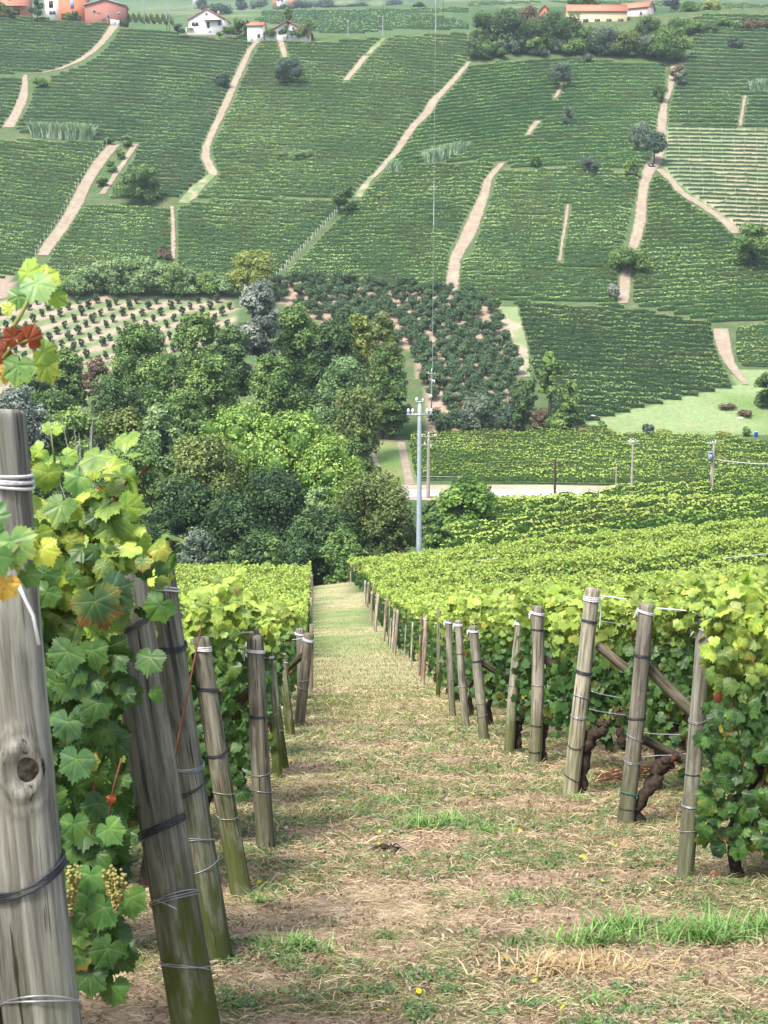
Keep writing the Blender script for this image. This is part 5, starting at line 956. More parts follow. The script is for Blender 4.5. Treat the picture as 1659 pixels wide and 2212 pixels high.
# ================================================================ TREES
def crown_mesh(rs, W, Hc, z0, n, cs, pal, blobs=16, shape='round', dens_in=.25, droop=0.0, up=.0):
    """leaf clumps spread over many overlapping boughs; z0 = underside of the crown"""
    B = []; asp = Hc / W; blobs = int(blobs * np.clip(asp, .8, 2.2))
    for k in range(blobs):
        u = (k + rs.rand()) / blobs
        if shape == 'column': e = .36 * (1 - .75 * u ** 3)
        elif shape == 'cone': e = .46 * (1 - u) ** .85 + .03
        elif shape == 'dome': e = .42 * math.sqrt(max(.03, 1 - u ** 3.0))
        else: e = .42 * math.sqrt(max(.05, 1 - abs(2 * u - .75) ** 2.6 / 1.9 if u > .37 else 1 - (.37 - u) * .9))
        a = rs.rand() * 2 * pi; rr = e * (.35 + .65 * math.sqrt(rs.rand())); br = (.15 + .11 * rs.rand()) * (1 if blobs > 14 else 1.25) * (.75 if shape in ('column', 'cone') else 1)
        rv = br * W * (.75 + .35 * rs.rand()); B.append((rr * cos(a) * W, rr * sin(a) * W, z0 + rv * .7 + u * (Hc - rv * 1.5), br * W * (1 - .5 * u if shape == 'cone' else 1), rv, rs.rand()))
    for k in range(max(2, blobs // 4)):      # stray outer sprays that break the outline
        u = .25 + .7 * rs.rand(); a = rs.rand() * 2 * pi; br = .06 + .05 * rs.rand(); B.append((.46 * cos(a) * W * (1.1 - .5 * u), .46 * sin(a) * W * (1.1 - .5 * u), z0 + u * Hc, br * W, br * W, rs.rand()))
    B = np.array(B); wgt = B[:, 3] ** 2; wgt /= wgt.sum(); bi = rs.choice(len(B), n, p=wgt); b = B[bi]
    d = rs.randn(n, 3); d /= np.linalg.norm(d, axis=1)[:, None]; d[:, 2] = np.where(d[:, 2] < -.35, -d[:, 2], d[:, 2]); rad = np.where(rs.rand(n) < dens_in, .3 + rs.rand(n) * .6, .80 + .24 * rs.rand(n) + .25 * rs.rand(n) ** 4)
    lump = vnoise(d[:, 0] * 2.3 + b[:, 5] * 50 + 20, d[:, 2] * 2.3 + b[:, 5] * 30 + d[:, 1] * 1.7 + 20); rad = rad * (.74 + .5 * lump)
    c = b[:, :3] + d * rad[:, None] * b[:, [3, 3, 4]]; c[:, 2] -= droop * np.abs(rs.randn(n)) * cs
    N_ = d + rs.randn(n, 3) * .38 + [0, 0, .35]; N_ /= np.linalg.norm(N_, axis=1)[:, None]
    a = np.cross(N_, rs.randn(n, 3)); a /= np.linalg.norm(a, axis=1)[:, None] + 1e-9; bb = np.cross(N_, a); sz = (cs * (.45 + .85 * rs.rand(n)))[:, None]
    V = np.stack([c - a * sz, c - bb * sz * .62 + N_ * sz * .15, c + a * sz * .9, c + bb * sz * .62], 1).reshape(-1, 3); F = np.arange(n)[:, None] * 4 + np.arange(4)[None]
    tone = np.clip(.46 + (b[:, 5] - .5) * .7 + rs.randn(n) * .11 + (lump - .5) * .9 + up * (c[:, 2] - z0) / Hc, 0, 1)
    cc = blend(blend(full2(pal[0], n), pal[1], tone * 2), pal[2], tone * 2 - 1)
    # each bough has a leafy heart, so that light does not fall through it
    mb = MB()
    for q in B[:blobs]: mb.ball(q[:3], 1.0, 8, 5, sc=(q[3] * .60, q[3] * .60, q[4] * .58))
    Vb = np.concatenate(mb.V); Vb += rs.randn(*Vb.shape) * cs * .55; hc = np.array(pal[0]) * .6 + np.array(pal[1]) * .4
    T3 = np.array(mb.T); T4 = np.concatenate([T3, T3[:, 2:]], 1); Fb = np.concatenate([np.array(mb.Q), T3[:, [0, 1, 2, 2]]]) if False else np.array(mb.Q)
    return np.concatenate([V, Vb]), np.concatenate([F, Fb + len(V)]), np.concatenate([np.repeat(cc, 4, 0), full2(hc, len(Vb))]), B
def trunk_mesh(rs, B, z0, W, Ht, r):
    mb = MB(); top = np.array([rs.randn() * .03 * W, rs.randn() * .03 * W, z0 + (Ht - z0) * .45]); mb.tube([(0, 0, -.4), (rs.randn() * .02 * W, 0, z0 * .6), top], [r * 1.35, r, r * .6], 9)
    for b in B[:min(9, len(B))]:
        s = top * np.array([1, 1, .75 + .2 * rs.rand()]); e = b[:3]; m = (s + e) / 2 + rs.randn(3) * W * .03; mb.tube([s, m, e], [r * .42, r * .26, r * .1], 6)
    return mb.mesh('trunk')
TP = {'bright': [(0.085,0.18,0.032),(0.20,0.36,0.065),(0.42,0.57,0.13)], 'green': [(0.05,0.115,0.032),(0.135,0.25,0.065),(0.30,0.43,0.12)], 'dark': [(0.034,0.075,0.028),(0.075,0.15,0.048),(0.17,0.27,0.085)],
      'olive': [(0.05,0.085,0.026),(0.125,0.185,0.05),(0.28,0.34,0.10)], 'silver': [(0.08,0.12,0.09),(0.20,0.25,0.20),(0.42,0.46,0.40)], 'grey': [(0.075,0.11,0.08),(0.16,0.22,0.155),(0.29,0.36,0.25)],
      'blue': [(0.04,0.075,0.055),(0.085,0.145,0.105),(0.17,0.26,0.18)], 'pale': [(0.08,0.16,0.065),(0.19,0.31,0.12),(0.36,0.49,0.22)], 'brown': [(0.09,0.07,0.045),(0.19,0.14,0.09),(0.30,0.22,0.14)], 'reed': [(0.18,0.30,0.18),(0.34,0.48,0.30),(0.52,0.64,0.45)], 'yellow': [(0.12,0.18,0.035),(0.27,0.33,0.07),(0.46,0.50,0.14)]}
TP['deep'] = [(0.020,0.048,0.02),(0.048,0.105,0.036),(0.12,0.21,0.06)]
TREES = []
def tree(label, x, ybase, ytop, wpx, pal, d=None, shape='round', seed=None, bare=.04, n=None, cs=None, name='tree', cat='tree', group=None, blobs=None, dens_in=.25, up=0.12, droop=0.0, trunk=True):
    seed = seed if seed is not None else int(x * 7 + ytop) % 9999; rs = np.random.RandomState(seed)
    if d is None: (P,), (d,) = ray([x], [ybase], 100, 640, 400)
    else:
        P = pix(x, ytop, d); Pb = np.array([P[0], P[1], float(H(P[0], P[1]))])
        if ybase is not None: P = pix(x, ybase + 2, d)
    top = pix(x, ytop, d)
    if d is not None and ybase is None: P = Pb
    Ht = max(1.0, float(top[2] - P[2])); W = wpx / FPX * d; z0 = Ht * bare
    if ybase is None: z0 = max(z0, Ht - max(1.9 * W, 9.0))
    n = int((n or int(np.clip(W * (Ht - z0) * (FPX / d) ** 2 / 14, 500, 9000))) * (2.1 if d < 260 else 1.6)); cs = (cs or max(.16, d * .00125)) * (.84 if d < 260 else .8)
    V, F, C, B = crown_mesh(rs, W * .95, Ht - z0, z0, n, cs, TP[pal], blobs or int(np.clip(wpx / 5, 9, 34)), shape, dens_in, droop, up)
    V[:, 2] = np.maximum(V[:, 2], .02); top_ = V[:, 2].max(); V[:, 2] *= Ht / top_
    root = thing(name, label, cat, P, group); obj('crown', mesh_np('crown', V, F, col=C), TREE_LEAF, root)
    if trunk: obj('trunk', trunk_mesh(rs, B, z0, W, Ht, max(.08, Ht * .022)), TRUNK, root)
    TREES.append(root); return root
WOODS = 'trees of the wood in the ravine'
T = tree
# front of the wood (bases hidden in the ravine)
T('broad bright yellow-green tree, the brightest of the wood', 515,None,850,270,'bright',d=152,group=WOODS,n=9000,cs=.26,seed=1)
T('second bright yellow-green crown joined to the broad one', 640,None,866,250,'bright',d=150,group=WOODS,n=9000,cs=.26,seed=2)
T('bright green tree sloping down toward the lamp pole', 715,None,930,180,'bright',d=147,group=WOODS,n=7000,cs=.24,seed=3)
T('olive tinted tree in front of the broad bright tree', 445,None,925,180,'olive',d=143,group=WOODS,n=8000,cs=.22,seed=4,up=.5)
T('pale green tree with a pointed top left of the bright one', 345,None,862,95,'pale',d=156,group=WOODS,n=5000,cs=.24)
T('brownish green tree behind the bare twigs', 265,None,868,130,'olive',d=158,group=WOODS,n=6000,cs=.24)
T('mid green tree above the near leafy row', 160,None,872,150,'green',d=154,group=WOODS,n=7000,cs=.24,up=.3)
T('soft green tree below the brownish one', 285,None,930,170,'green',d=144,group=WOODS,n=8000,cs=.22,seed=9,up=.25)
T('silver leaved willow behind the nearest post', 35,None,828,120,'silver',d=150,group=WOODS,n=6000,cs=.2)
T('green tree behind the silver willow foot', 60,None,985,150,'green',d=138,group=WOODS,n=5000,cs=.2)
T('dark green tree in the middle of the wood edge', 395,None,1010,180,'deep',d=134,group=WOODS,n=8000,cs=.2,seed=12,up=.2)
T('deep green tree under the bright crown', 600,None,1000,210,'deep',d=136,group=WOODS,n=9000,cs=.2,seed=13,up=0)
T('deep shaded tree between the dark ones', 500,None,1060,150,'deep',d=130,group=WOODS,n=6000,cs=.19)
T('olive green walnut tree left of the lamp pole', 805,None,1012,205,'olive',d=130,group=WOODS,n=9000,cs=.18,seed=15,up=0,shape='dome',bare=.05)
T('small pale green tree against the dark wood', 690,None,1045,62,'pale',d=128,group=WOODS,n=2500,cs=.18)
T('dark tree filling the gap under the walnut', 700,None,1090,150,'deep',d=127,group=WOODS,n=6000,cs=.18,bare=.05)
T('greyish green bush before the wood', 425,None,1136,100,'grey',d=124,group=WOODS,n=3500,cs=.17,bare=.02)
T('dark low tree behind the greyish bush', 350,None,1090,120,'deep',d=130,group=WOODS,n=4500,cs=.18,bare=.05)
T('leafy sapling standing before the dark wood', 588,None,1160,44,'green',d=118,group=WOODS,n=900,cs=.16,bare=.02)
T('slim sapling near the end of the vine rows', 508,None,1188,40,'green',d=118,group=WOODS,n=700,cs=.16,bare=.02)
T('dark undergrowth tree above the vine rows', 560,None,1130,150,'deep',d=122,group=WOODS,n=6000,cs=.17,bare=.02)
T('dark undergrowth tree beside the path end', 655,None,1150,130,'deep',d=120,group=WOODS,n=5000,cs=.17,bare=.02)
T('dark undergrowth tree above the near leafy row', 300,None,1120,150,'deep',d=124,group=WOODS,n=5000,cs=.17,bare=.02)
T('dark undergrowth tree behind the leaning posts', 190,None,1080,170,'deep',d=128,group=WOODS,n=5000,cs=.17,bare=.02)
T('dark tree beyond the nearest post', 40,None,1090,160,'deep',d=126,group=WOODS,n=4000,cs=.17,bare=.02)
T('low bush between the path end and the lamp pole', 740,None,1140,90,'green',d=119,group=WOODS,n=3000,cs=.17,bare=.02,up=0)
# second tier, toward the orchards
T('tall silver poplar rising above the wood', 556,None,600,92,'silver',d=214,shape='round',group=WOODS,n=9000,cs=.3,bare=.05,up=.25,seed=31,blobs=24)
T('grey green tree right of the silver poplar', 640,None,650,110,'green',d=222,group=WOODS,n=7000,cs=.3,seed=32)
T('dark leaved tree right of the silver poplar', 722,None,675,100,'deep',d=220,group=WOODS,n=7000,cs=.3)
T('yellowish topped tree behind the dark leaved one', 775,None,672,70,'yellow',d=226,group=WOODS,n=3000,cs=.3)
T('tall ivy covered tree beside the hazel orchard', 825,948,668,118,'olive',d=None,shape='column',group=WOODS,n=9000,cs=.28,seed=35,bare=.03,up=.2)
T('green tree in front of the ivy covered one', 838,950,735,95,'green',d=None,group=WOODS,n=6000,cs=.26,bare=.03)
T('pale green tree below the dark leaved one', 740,None,765,120,'pale',d=190,group=WOODS,n=6000,cs=.26,up=-.1)
T('olive domed tree above the bright crown', 765,None,832,120,'olive',d=178,group=WOODS,n=6000,cs=.24,seed=38)
T('dark tree at the edge by the grass loop', 850,940,800,72,'dark',d=None,group=WOODS,n=5000,cs=.25,bare=.02)
T('brown tinted thin tree by the grass loop', 775,None,900,60,'olive',d=172,group=WOODS,n=2500,cs=.22)
T('green tree below the brown tinted one', 758,None,935,80,'green',d=165,group=WOODS,n=4000,cs=.22,bare=.03)
T('dark tree between poplar and bright crown', 690,None,780,110,'deep',d=200,group=WOODS,n=6000,cs=.26,bare=.03)
T('dark tree left of the silver poplar', 500,None,700,90,'dark',d=208,group=WOODS,n=6000,cs=.28,bare=.05)
T('green tree with open boughs below the young orchard', 425,None,672,100,'green',d=212,group=WOODS,n=6000,cs=.28)
T('broad green tree at the lower edge of the young orchard', 300,None,692,125,'green',d=214,group=WOODS,n=7000,cs=.28)
T('dark green tree below the young orchard', 360,None,755,110,'green',d=198,group=WOODS,n=6000,cs=.26)
T('dusky purple leaved tree at the orchard corner', 210,None,770,70,'brown',d=200,group=WOODS,n=2200,cs=.25)
T('pale green tree at the orchard corner', 150,None,742,75,'green',d=205,group=WOODS,n=4000,cs=.26)
T('green tree behind the hanging shoots', 70,None,775,110,'green',d=198,group=WOODS,n=5000,cs=.26)
T('dark green tree over the middle of the wood', 455,None,760,110,'green',d=194,group=WOODS,n=6000,cs=.26)
T('dark tree over the brownish green one', 250,None,800,130,'dark',d=184,group=WOODS,n=6000,cs=.25)
T('dark tree at the foot of the silver poplar', 590,None,760,120,'green',d=196,group=WOODS,n=6000,cs=.26)
T('mid green tree behind the broad bright one', 400,None,830,110,'green',d=176,group=WOODS,n=4000,cs=.24)
T('shaded tree behind the silver willow', 115,None,840,110,'dark',d=176,group=WOODS,n=4500,cs=.24)
# pale green hedge of shrubs above the young orchard
HG = 'shrubs of the hedge above the young orchard'
for k, (x, yt, w_, p) in enumerate([(155,592,60,'green'),(190,572,62,'pale'),(230,560,60,'pale'),(268,552,62,'pale'),(308,550,60,'pale'),(345,560,58,'pale'),(380,566,54,'green'),(414,574,54,'pale'),(448,582,52,'green'),(482,592,46,'pale')]):
    T('%s shrub counted from the nearest post along the pale green hedge' % NM[k], x, 640, yt, w_ * 1.25, p, shape='dome', bare=.0, n=2600, cs=.34, name='shrub', cat='shrub', group=HG, trunk=False, up=.35)
T('yellowish green tree at the end of the pale hedge', 545,642,536,108,'yellow',n=5000,cs=.36,bare=.03,shape='round')
T('brown grey bush at the foot of the thin vertical track', 352,562,535,34,'brown',n=600,bare=0,name='bush',cat='bush')
# lone trees on the vineyards
HT = [
 ('round bright green tree among the vines above the hedge',307,440,354,98,'green','dome',.02),('dusky tree among the vines below the white house',624,187,118,72,'blue','round',.12),('dark bush beside the long track',481,192,156,38,'blue','round',.0),
 ('dark tree at the top of the staked strip',745,462,395,48,'dark','round',.06),('thin grey tree on the rounded block',1218,196,132,64,'grey','round',.25),('small pale tree below the thin grey one',1226,272,228,32,'grey','round',.05),
 ('round pale tree beside the parked car',1378,328,262,52,'grey','round',.12),('dark trunked grey tree above the parked car',1412,354,282,58,'blue','round',.25),('pale round tree mid slope',1270,378,334,46,'grey','round',.05),('small green tree left of the parked car',1361,386,344,36,'green','round',.2),
 ('tiny green tree beside the forked rows',1157,362,333,24,'green','round',.05),('round tree standing on the stepped track',1356,592,530,86,'green','dome',.1),('large round green tree at the end of the forking track',1618,582,478,84,'green','round',.02),
 ('dark green tree at the edge of the meadow',1662,882,795,64,'dark','round',.0),('small silvery olive tree by the stepped track',1325,650,612,28,'silver','round',.2),('dark tree beside the steep track',1425,222,182,34,'dark','round',.1),('brownish thin tree at the top of the steep track',1464,178,138,44,'brown','round',.1),
 ('grey shrub just below the brownish thin tree',1474,188,150,30,'grey','round',.0),('dusky tree at the top of the end block',1588,112,78,34,'blue','round',.1),('green shrub at the bend of the bent track',88,190,164,48,'green','dome',.0),('pale shrub on the block edge above the hedge',236,312,296,26,'green','dome',.0),
 ('bright shrub between the two pale tracks',272,318,292,24,'pale','dome',.0),('low green thicket in the tall block',638,342,318,78,'pale','dome',.0),('small shrub below the grove',1172,122,98,32,'grey','round',.0),('grey shrub on the rounded block top',1262,136,112,34,'grey','round',.0),
 ('green shrub between the pale tracks, upper one',258,345,322,22,'green','dome',.0),('green shrub between the pale tracks, middle one',240,372,346,26,'green','dome',.0),('green shrub between the pale tracks, lower one',222,404,378,26,'green','dome',.0)]
for (lb, x, yb, yt, w_, p, sh, br) in HT:
    T(lb, x, yb, yt, w_, p, shape=sh, bare=br, name='tree' if br > .04 or yb - yt > 50 else 'bush', cat='tree' if br > .04 or yb - yt > 50 else 'bush', n=int(np.clip(w_ * (yb - yt) / 2.2, 350, 3600)), cs=.36, trunk=br > .04 or yb - yt > 50)
# reeds: clumps of tall pale blades
def reeds(label, pts, h, seed, n=260):
    rs = np.random.RandomState(seed); xs = np.interp(rs.rand(n), np.linspace(0, 1, len(pts)), [p[0] for p in pts]); ys = np.interp(xs, [p[0] for p in pts], [p[1] for p in pts]) + rs.rand(n) * 6 - 3
    P, D = ray(xs, ys, 100, 640, 300); g = P.mean(0); hh = h * (.6 + .5 * rs.rand(n)); V = []; C = []
    for k in range(n):
        for q in range(5):
            a = rs.randn(2) * .22 * hh[k]; b = P[k] + [rs.randn() * .3, rs.randn() * .3, 0]; m = b + [a[0] * .4, a[1] * .4, hh[k] * .6]; t = b + [a[0] * 1.3, a[1] * 1.3, hh[k] * (.8 + .25 * rs.rand())]; s = np.array([.16, .03, 0]); V += [b - s, b + s, m + s * 1.3, t, m - s * 1.3]; c = np.array(TP['reed'][rs.randint(3)]) * (.8 + .4 * rs.rand()); C += [c * .75, c * .75, c, c * 1.1, c]
    o = np.arange(len(V) // 5)[:, None] * 5; tag(obj('reed_clump', mesh_np('reed_clump', np.array(V) - g, [o + np.array([[0, 1, 2, 4]]), o + np.array([[4, 2, 3]])], col=np.array(C)), LEAF_FAR, loc=g), label, 'reeds', 'pale reed clumps on the hillside')
reeds('long bank of pale blue-green reeds above the near block', [(70,294),(130,299),(200,300)], 4.6, 1, 360)
reeds('pale reeds above the widening track', [(918,352),(960,342),(1010,328)], 3.6, 2, 160); reeds('small pale reed clump by the long diagonal track', [(840,374),(862,370)], 3.2, 3, 60); reeds('pale reed clump in the end block', [(1622,198),(1680,196)], 4.2, 4, 120)
# the grove round the upper farm
GV = 'trees of the grove round the farmhouse'
for (lb, x, yb, yt, w_, p) in [('dark oak at the start of the grove',1050,112,22,78,'dark'),('second dark oak of the grove',1100,108,20,84,'dark'),('rust topped tree of the grove',1150,80,12,52,'brown'),('dark oak under the rust topped tree',1152,106,34,80,'dark'),('wide dark oak before the farmhouse',1208,108,22,92,'dark'),
 ('low bush at the lower corner of the grove',1036,130,98,46,'dark'),('ivy bush at the lower corner of the grove',1062,122,94,44,'green'),('mixed green tree below the yellow farmhouse',1262,118,46,74,'green'),('grey tree below the farmhouse gable',1304,118,52,70,'grey'),('olive tree of the grove middle',1345,122,62,70,'olive'),
 ('dark tree in front of the farmhouse end',1402,86,30,52,'dark'),('grey green tree in the lower grove',1392,124,70,66,'grey'),('big round tree at the end of the grove',1448,136,58,84,'green'),('dark conifer behind the farmhouse',1243,20,-16,26,'dark'),('round tree behind the farmhouse',1270,20,-14,44,'green'),
 ('green tree on the ridge past the farmhouse',1488,50,0,46,'green'),('smaller green tree on the ridge',1522,58,18,40,'green'),('dark green bush on the ridge',1502,75,44,42,'green'),('pale tree on the ridge',1535,30,0,34,'yellow'),('bushy tree among the ridge rows',1465,70,36,48,'green'),('dark thicket at the ridge end',1640,64,36,70,'brown'),('green bush behind the big round tree',1430,84,50,46,'green'),('small dark oak filling the grove middle',1180,108,60,60,'dark'),('low green tree left of the olive one',1238,120,84,56,'green'),('low dark tree under the grove',1330,122,92,56,'dark')]:
    T(lb, x, yb, yt, w_ * 1.12, p, n=int(np.clip(w_ * (yb - yt) / 1.5, 900, 5000)), cs=.42, bare=.02, group=GV, d=None if yb > 62 else 552)
rsg = np.random.RandomState(3)
for k in range(16):
    x = 1022 + k * 27; yb = 128 - 10 * math.sin(k / 15 * pi) + (k % 3) * 3 - 4; p = ['dark', 'green', 'dark', 'grey'][k % 4]
    T('%s low bushy tree counted along the lower edge of the grove' % NM[k], x, yb, yb - 34 - 10 * rsg.rand(), 44, p, n=1100, cs=.4, bare=0, shape='dome', group='low bushy trees along the lower edge of the grove', trunk=False)
for k in range(9):
    x = 1400 + k * 27; yb = 78 - k * 3 + (k % 2) * 8; T('%s bush counted along the ridge past the farmhouse' % NM[k], x, yb, yb - 22, 34, ['green', 'pale', 'dark'][k % 3], n=700, cs=.38, bare=0, shape='dome', name='bush', cat='bush', group='bushes along the ridge past the farmhouse', trunk=False)
# garden trees by the houses
GH = 'garden trees by the houses on the ridge'
for (lb, x, yb, yt, w_, p, sh) in [('grey blue cedar between the orange houses',82,38,-6,46,'blue','cone'),('round shrub left of the cedar',22,34,16,26,'olive','dome'),('green bush at the picture edge by the first house',2,30,4,24,'green','dome'),('round bush before the orange house',146,44,27,20,'green','dome'),('taller round bush before the orange house',164,46,23,20,'dark','dome'),('dark tree before the brick barn',217,44,4,26,'dark','round'),('blue green tree before the brick barn',227,50,24,24,'blue','round'),('dark bush at the corner of the brick barn',266,58,36,26,'dark','dome'),
 ('clipped round tree right of the white house',512,76,46,26,'green','round'),('low round shrub right of the white house',490,76,56,24,'green','round'),('blue conifer before the white garage',536,78,44,25,'blue','cone'),('spreading tree behind the clipped one',508,60,36,42,'pale','round'),('dark fir before the low gabled house',620,80,34,36,'dark','cone'),('brown green fir beside the low gabled house',668,80,44,38,'olive','cone'),('laurel bush before the low gabled house',585,80,62,28,'green','dome'),('small laurel between the two firs',645,80,62,18,'green','dome'),('tree behind the low gabled house',623,40,14,18,'green','round'),('teal shrub by the vegetable rows',385,72,50,24,'blue','dome'),('bush below the white house wall',472,76,68,12,'dark','dome')]:
    T(lb, x, yb, yt, w_, p, d=538 if x < 300 else 509, shape=sh, n=int(np.clip(w_ * 40, 500, 1800)), cs=.34, bare=.0, group=GH, name='garden_tree', cat='tree')
# ================================================================ ORCHARDS
def hazel(seed, W, Ht, n, pal, cs):
    rs = np.random.RandomState(seed); V, F, C, B = crown_mesh(rs, W, Ht * .88, Ht * .12, n, cs, TP[pal], 11, 'round', .2, 0, .25); V[:, 2] = np.maximum(V[:, 2], .1)
    cm = mesh_np('crown', V, F, col=C); mb = MB()
    for k in range(5): a = k * 1.26; mb.tube([(0, 0, -.2), (.25 * cos(a), .25 * sin(a), Ht * .3), (W * .3 * cos(a), W * .3 * sin(a), Ht * .7)], [.06, .05, .02], 5)
    return cm, mb.mesh('trunk')
TP['hazel'] = [(0.03,0.07,0.04),(0.065,0.13,0.062),(0.145,0.24,0.11)]
HZ = [hazel(300 + k, 3.3, 3.3, 1100, 'hazel', .19) for k in range(4)]; YZ = [hazel(320 + k, 1.45, 2.1, 300, 'hazel', .13) for k in range(3)]
rs = np.random.RandomState(8); cnt = 0; row = 0
protoH = []
for (cmh, tmh) in HZ + YZ:
    protoH.append((cmh, tmh))
def plant(k, P, lb, grp, sc, nm):
    r = thing(nm, lb, 'tree' if nm == 'hazel_tree' else 'shrub', P, grp, rz=rs.rand() * 6.28); r.scale = (sc, sc, sc * (.9 + .2 * rs.rand())); obj('crown', protoH[k][0], TREE_LEAF, r); obj('trunk', protoH[k][1], TRUNK, r)
gy_ = 246.0
while gy_ < 372:
    row += 1; q = 0
    for gx_ in np.arange(-46, 46, 3.35):
        X = gx_ + (row % 2) * 1.2 + rs.randn() * .25 + (gy_ - 246) * -.10; Yq = gy_ + (gx_) * .10 + rs.randn() * .25; P = np.array([X, Yq, float(H(X, Yq))]); a, b, _ = proj(P)
        if inpoly(np.array(float(a)), np.array(float(b)), ORCH_H) and rs.rand() > .04 and cnt < 300:
            q += 1; cnt += 1; plant(rs.randint(4), P, '%s hazel tree in the %s row up from the valley of the dark orchard' % (ordw(q), ordw(row)), 'hazel trees of the dark orchard', .85 + .3 * rs.rand(), 'hazel_tree')
    gy_ += 4.15
print('hazels', cnt); cnt = 0
for i in range(0, 14):
    for j in range(-2, 22):
        x = 165 + j * 43.5 - i * 17 - 130 + rs.randn() * 1.5; y = 658 + i * 13.2 - j * .25 + rs.randn(); 
        if -20 < x < 500 and y < 800 and x < 560 - (y - 640) * 1.0 and rs.rand() > .05:
            (P,), _ = ray([x], [y], 150, 400, 300); cnt += 1; plant(4 + rs.randint(3), P, '%s sapling in the %s slanting line of the young orchard' % (ordw(i + 1), ordw(j + 3)), 'saplings of the young orchard', .8 + .4 * rs.rand(), 'hazel_sapling')
print('saplings', cnt)
# trees at the foot of the orchards and beside the valley road
T('grey green tree on the orchard edge before the bare soil',1030,936,848,80,'grey',n=3200,cs=.28,bare=.1); T('bluish shrub beside the grey green tree',1100,934,872,36,'blue',n=1200,cs=.26,bare=.05); T('dark ivy hung tree of the orchard edge',1132,938,815,56,'dark',n=3200,cs=.28,bare=.05)
T('tall tree with a light trunk above the flat plot',1187,936,756,58,'green',n=2600,cs=.28,bare=.45,shape='column'); T('thin green tree beside the tall one',1228,936,818,44,'green',n=1500,cs=.28,bare=.1); T('thin pale tree before the grass strip',1150,900,770,26,'pale',n=900,cs=.26,bare=.1); T('round bush at the orchard edge corner',1205,938,886,52,'green',n=1500,cs=.26,bare=0,name='bush',cat='bush')
T('dark blue bush beside the red soil heap',1228,938,898,30,'blue',n=900,cs=.25,bare=0,name='bush',cat='bush'); T('brown bush of the orchard edge',1165,938,880,40,'brown',n=1200,cs=.26,bare=0,name='bush',cat='bush'); T('low ivy bush at the corner of the flat plot',958,936,912,36,'dark',n=800,cs=.26,bare=0,name='bush',cat='bush')
T('bright green tree beside the lamp pole',1010,None,1030,128,'bright',d=150,n=6500,cs=.23,bare=.02,seed=77,up=-.25,shape='dome'); T('dark hedge bush right of the lamp pole',930,None,1082,60,'green',d=142,n=2200,cs=.2,bare=0,name='bush',cat='bush',up=-.2); T('low hedge bush left of the bright tree',955,None,1105,50,'green',d=140,n=1500,cs=.2,bare=0,name='bush',cat='bush',up=-.2)
for k, (x, yb, yt, w_, p, lb) in enumerate([(1300,928,908,20,'green','upright dark shrub on the meadow edge'),(1405,936,916,16,'blue','tall weeds shrub at the meadow edge'),(1438,938,924,34,'yellow','yellowish shrub at the meadow edge'),(1560,942,930,36,'yellow','second yellowish shrub further along the meadow edge'),(1395,934,914,14,'blue','narrow shrub left of the yellowish one'),(1608,942,920,22,'green','leafy shrub beside the blue barrel'),(1270,928,914,40,'green','low spreading bush beside the red soil heap'),(1575,884,868,40,'brown','brown brush heap on the meadow'),(1610,898,884,34,'brown','lower brown brush heap on the meadow')]):
    T(lb, x, yb, yt, w_, p, n=420, cs=.24, bare=0, name='bush', cat='bush', group='bushes at the meadow edge', shape='dome', trunk=False)
# bare-branched dead tree in the wood
Pd = pix(182, 1000, 136); Pd = np.array([Pd[0], Pd[1], float(H(Pd[0], Pd[1]))]); t = thing('dead_tree', 'leafless grey twiggy tree in front of the green wood', 'tree', Pd); rs = np.random.RandomState(2); mb = MB(); topz = float(pix(182, 882, 136)[2] - Pd[2])
for k in range(16):
    a = rs.randn(2) * .5; e = np.array([a[0] * 4.0, a[1] * 1.5, topz * (.65 + .35 * rs.rand())]); m = e * [.3, .3, .6]; mb.tube([(a[0] * .3, a[1] * .3, topz * .2), m, e], [.07, .05, .02], 5)
    for q in range(5): s = m + (e - m) * rs.rand(); mb.tube([s, s + rs.randn(3) * [.7, .4, .5] + [0, 0, .6]], [.025, .01], 4)
obj('branches', mb.mesh('branches'), plain('grey_twigs', (0.30, 0.28, 0.25), .9), t); mb = MB(); mb.tube([(0, 0, -.3), (0.05, 0, topz * .25)], [.2, .14], 8); obj('trunk', mb.mesh('trunk'), TRUNK, t)
# trees and hedges far out on the further hills
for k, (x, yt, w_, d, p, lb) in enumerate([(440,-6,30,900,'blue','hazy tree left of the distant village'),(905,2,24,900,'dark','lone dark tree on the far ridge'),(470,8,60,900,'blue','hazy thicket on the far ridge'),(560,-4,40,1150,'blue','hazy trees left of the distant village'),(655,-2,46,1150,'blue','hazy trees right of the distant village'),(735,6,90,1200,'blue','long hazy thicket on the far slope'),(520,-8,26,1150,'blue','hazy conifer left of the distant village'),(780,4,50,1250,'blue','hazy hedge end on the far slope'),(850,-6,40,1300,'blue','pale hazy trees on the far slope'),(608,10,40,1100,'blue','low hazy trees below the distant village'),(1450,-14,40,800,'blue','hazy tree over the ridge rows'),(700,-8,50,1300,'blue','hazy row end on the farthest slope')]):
    T(lb, x, None, yt, w_, p, d=d, n=700, cs=1.0, bare=0, shape='dome', group='hazy trees on the further hills')
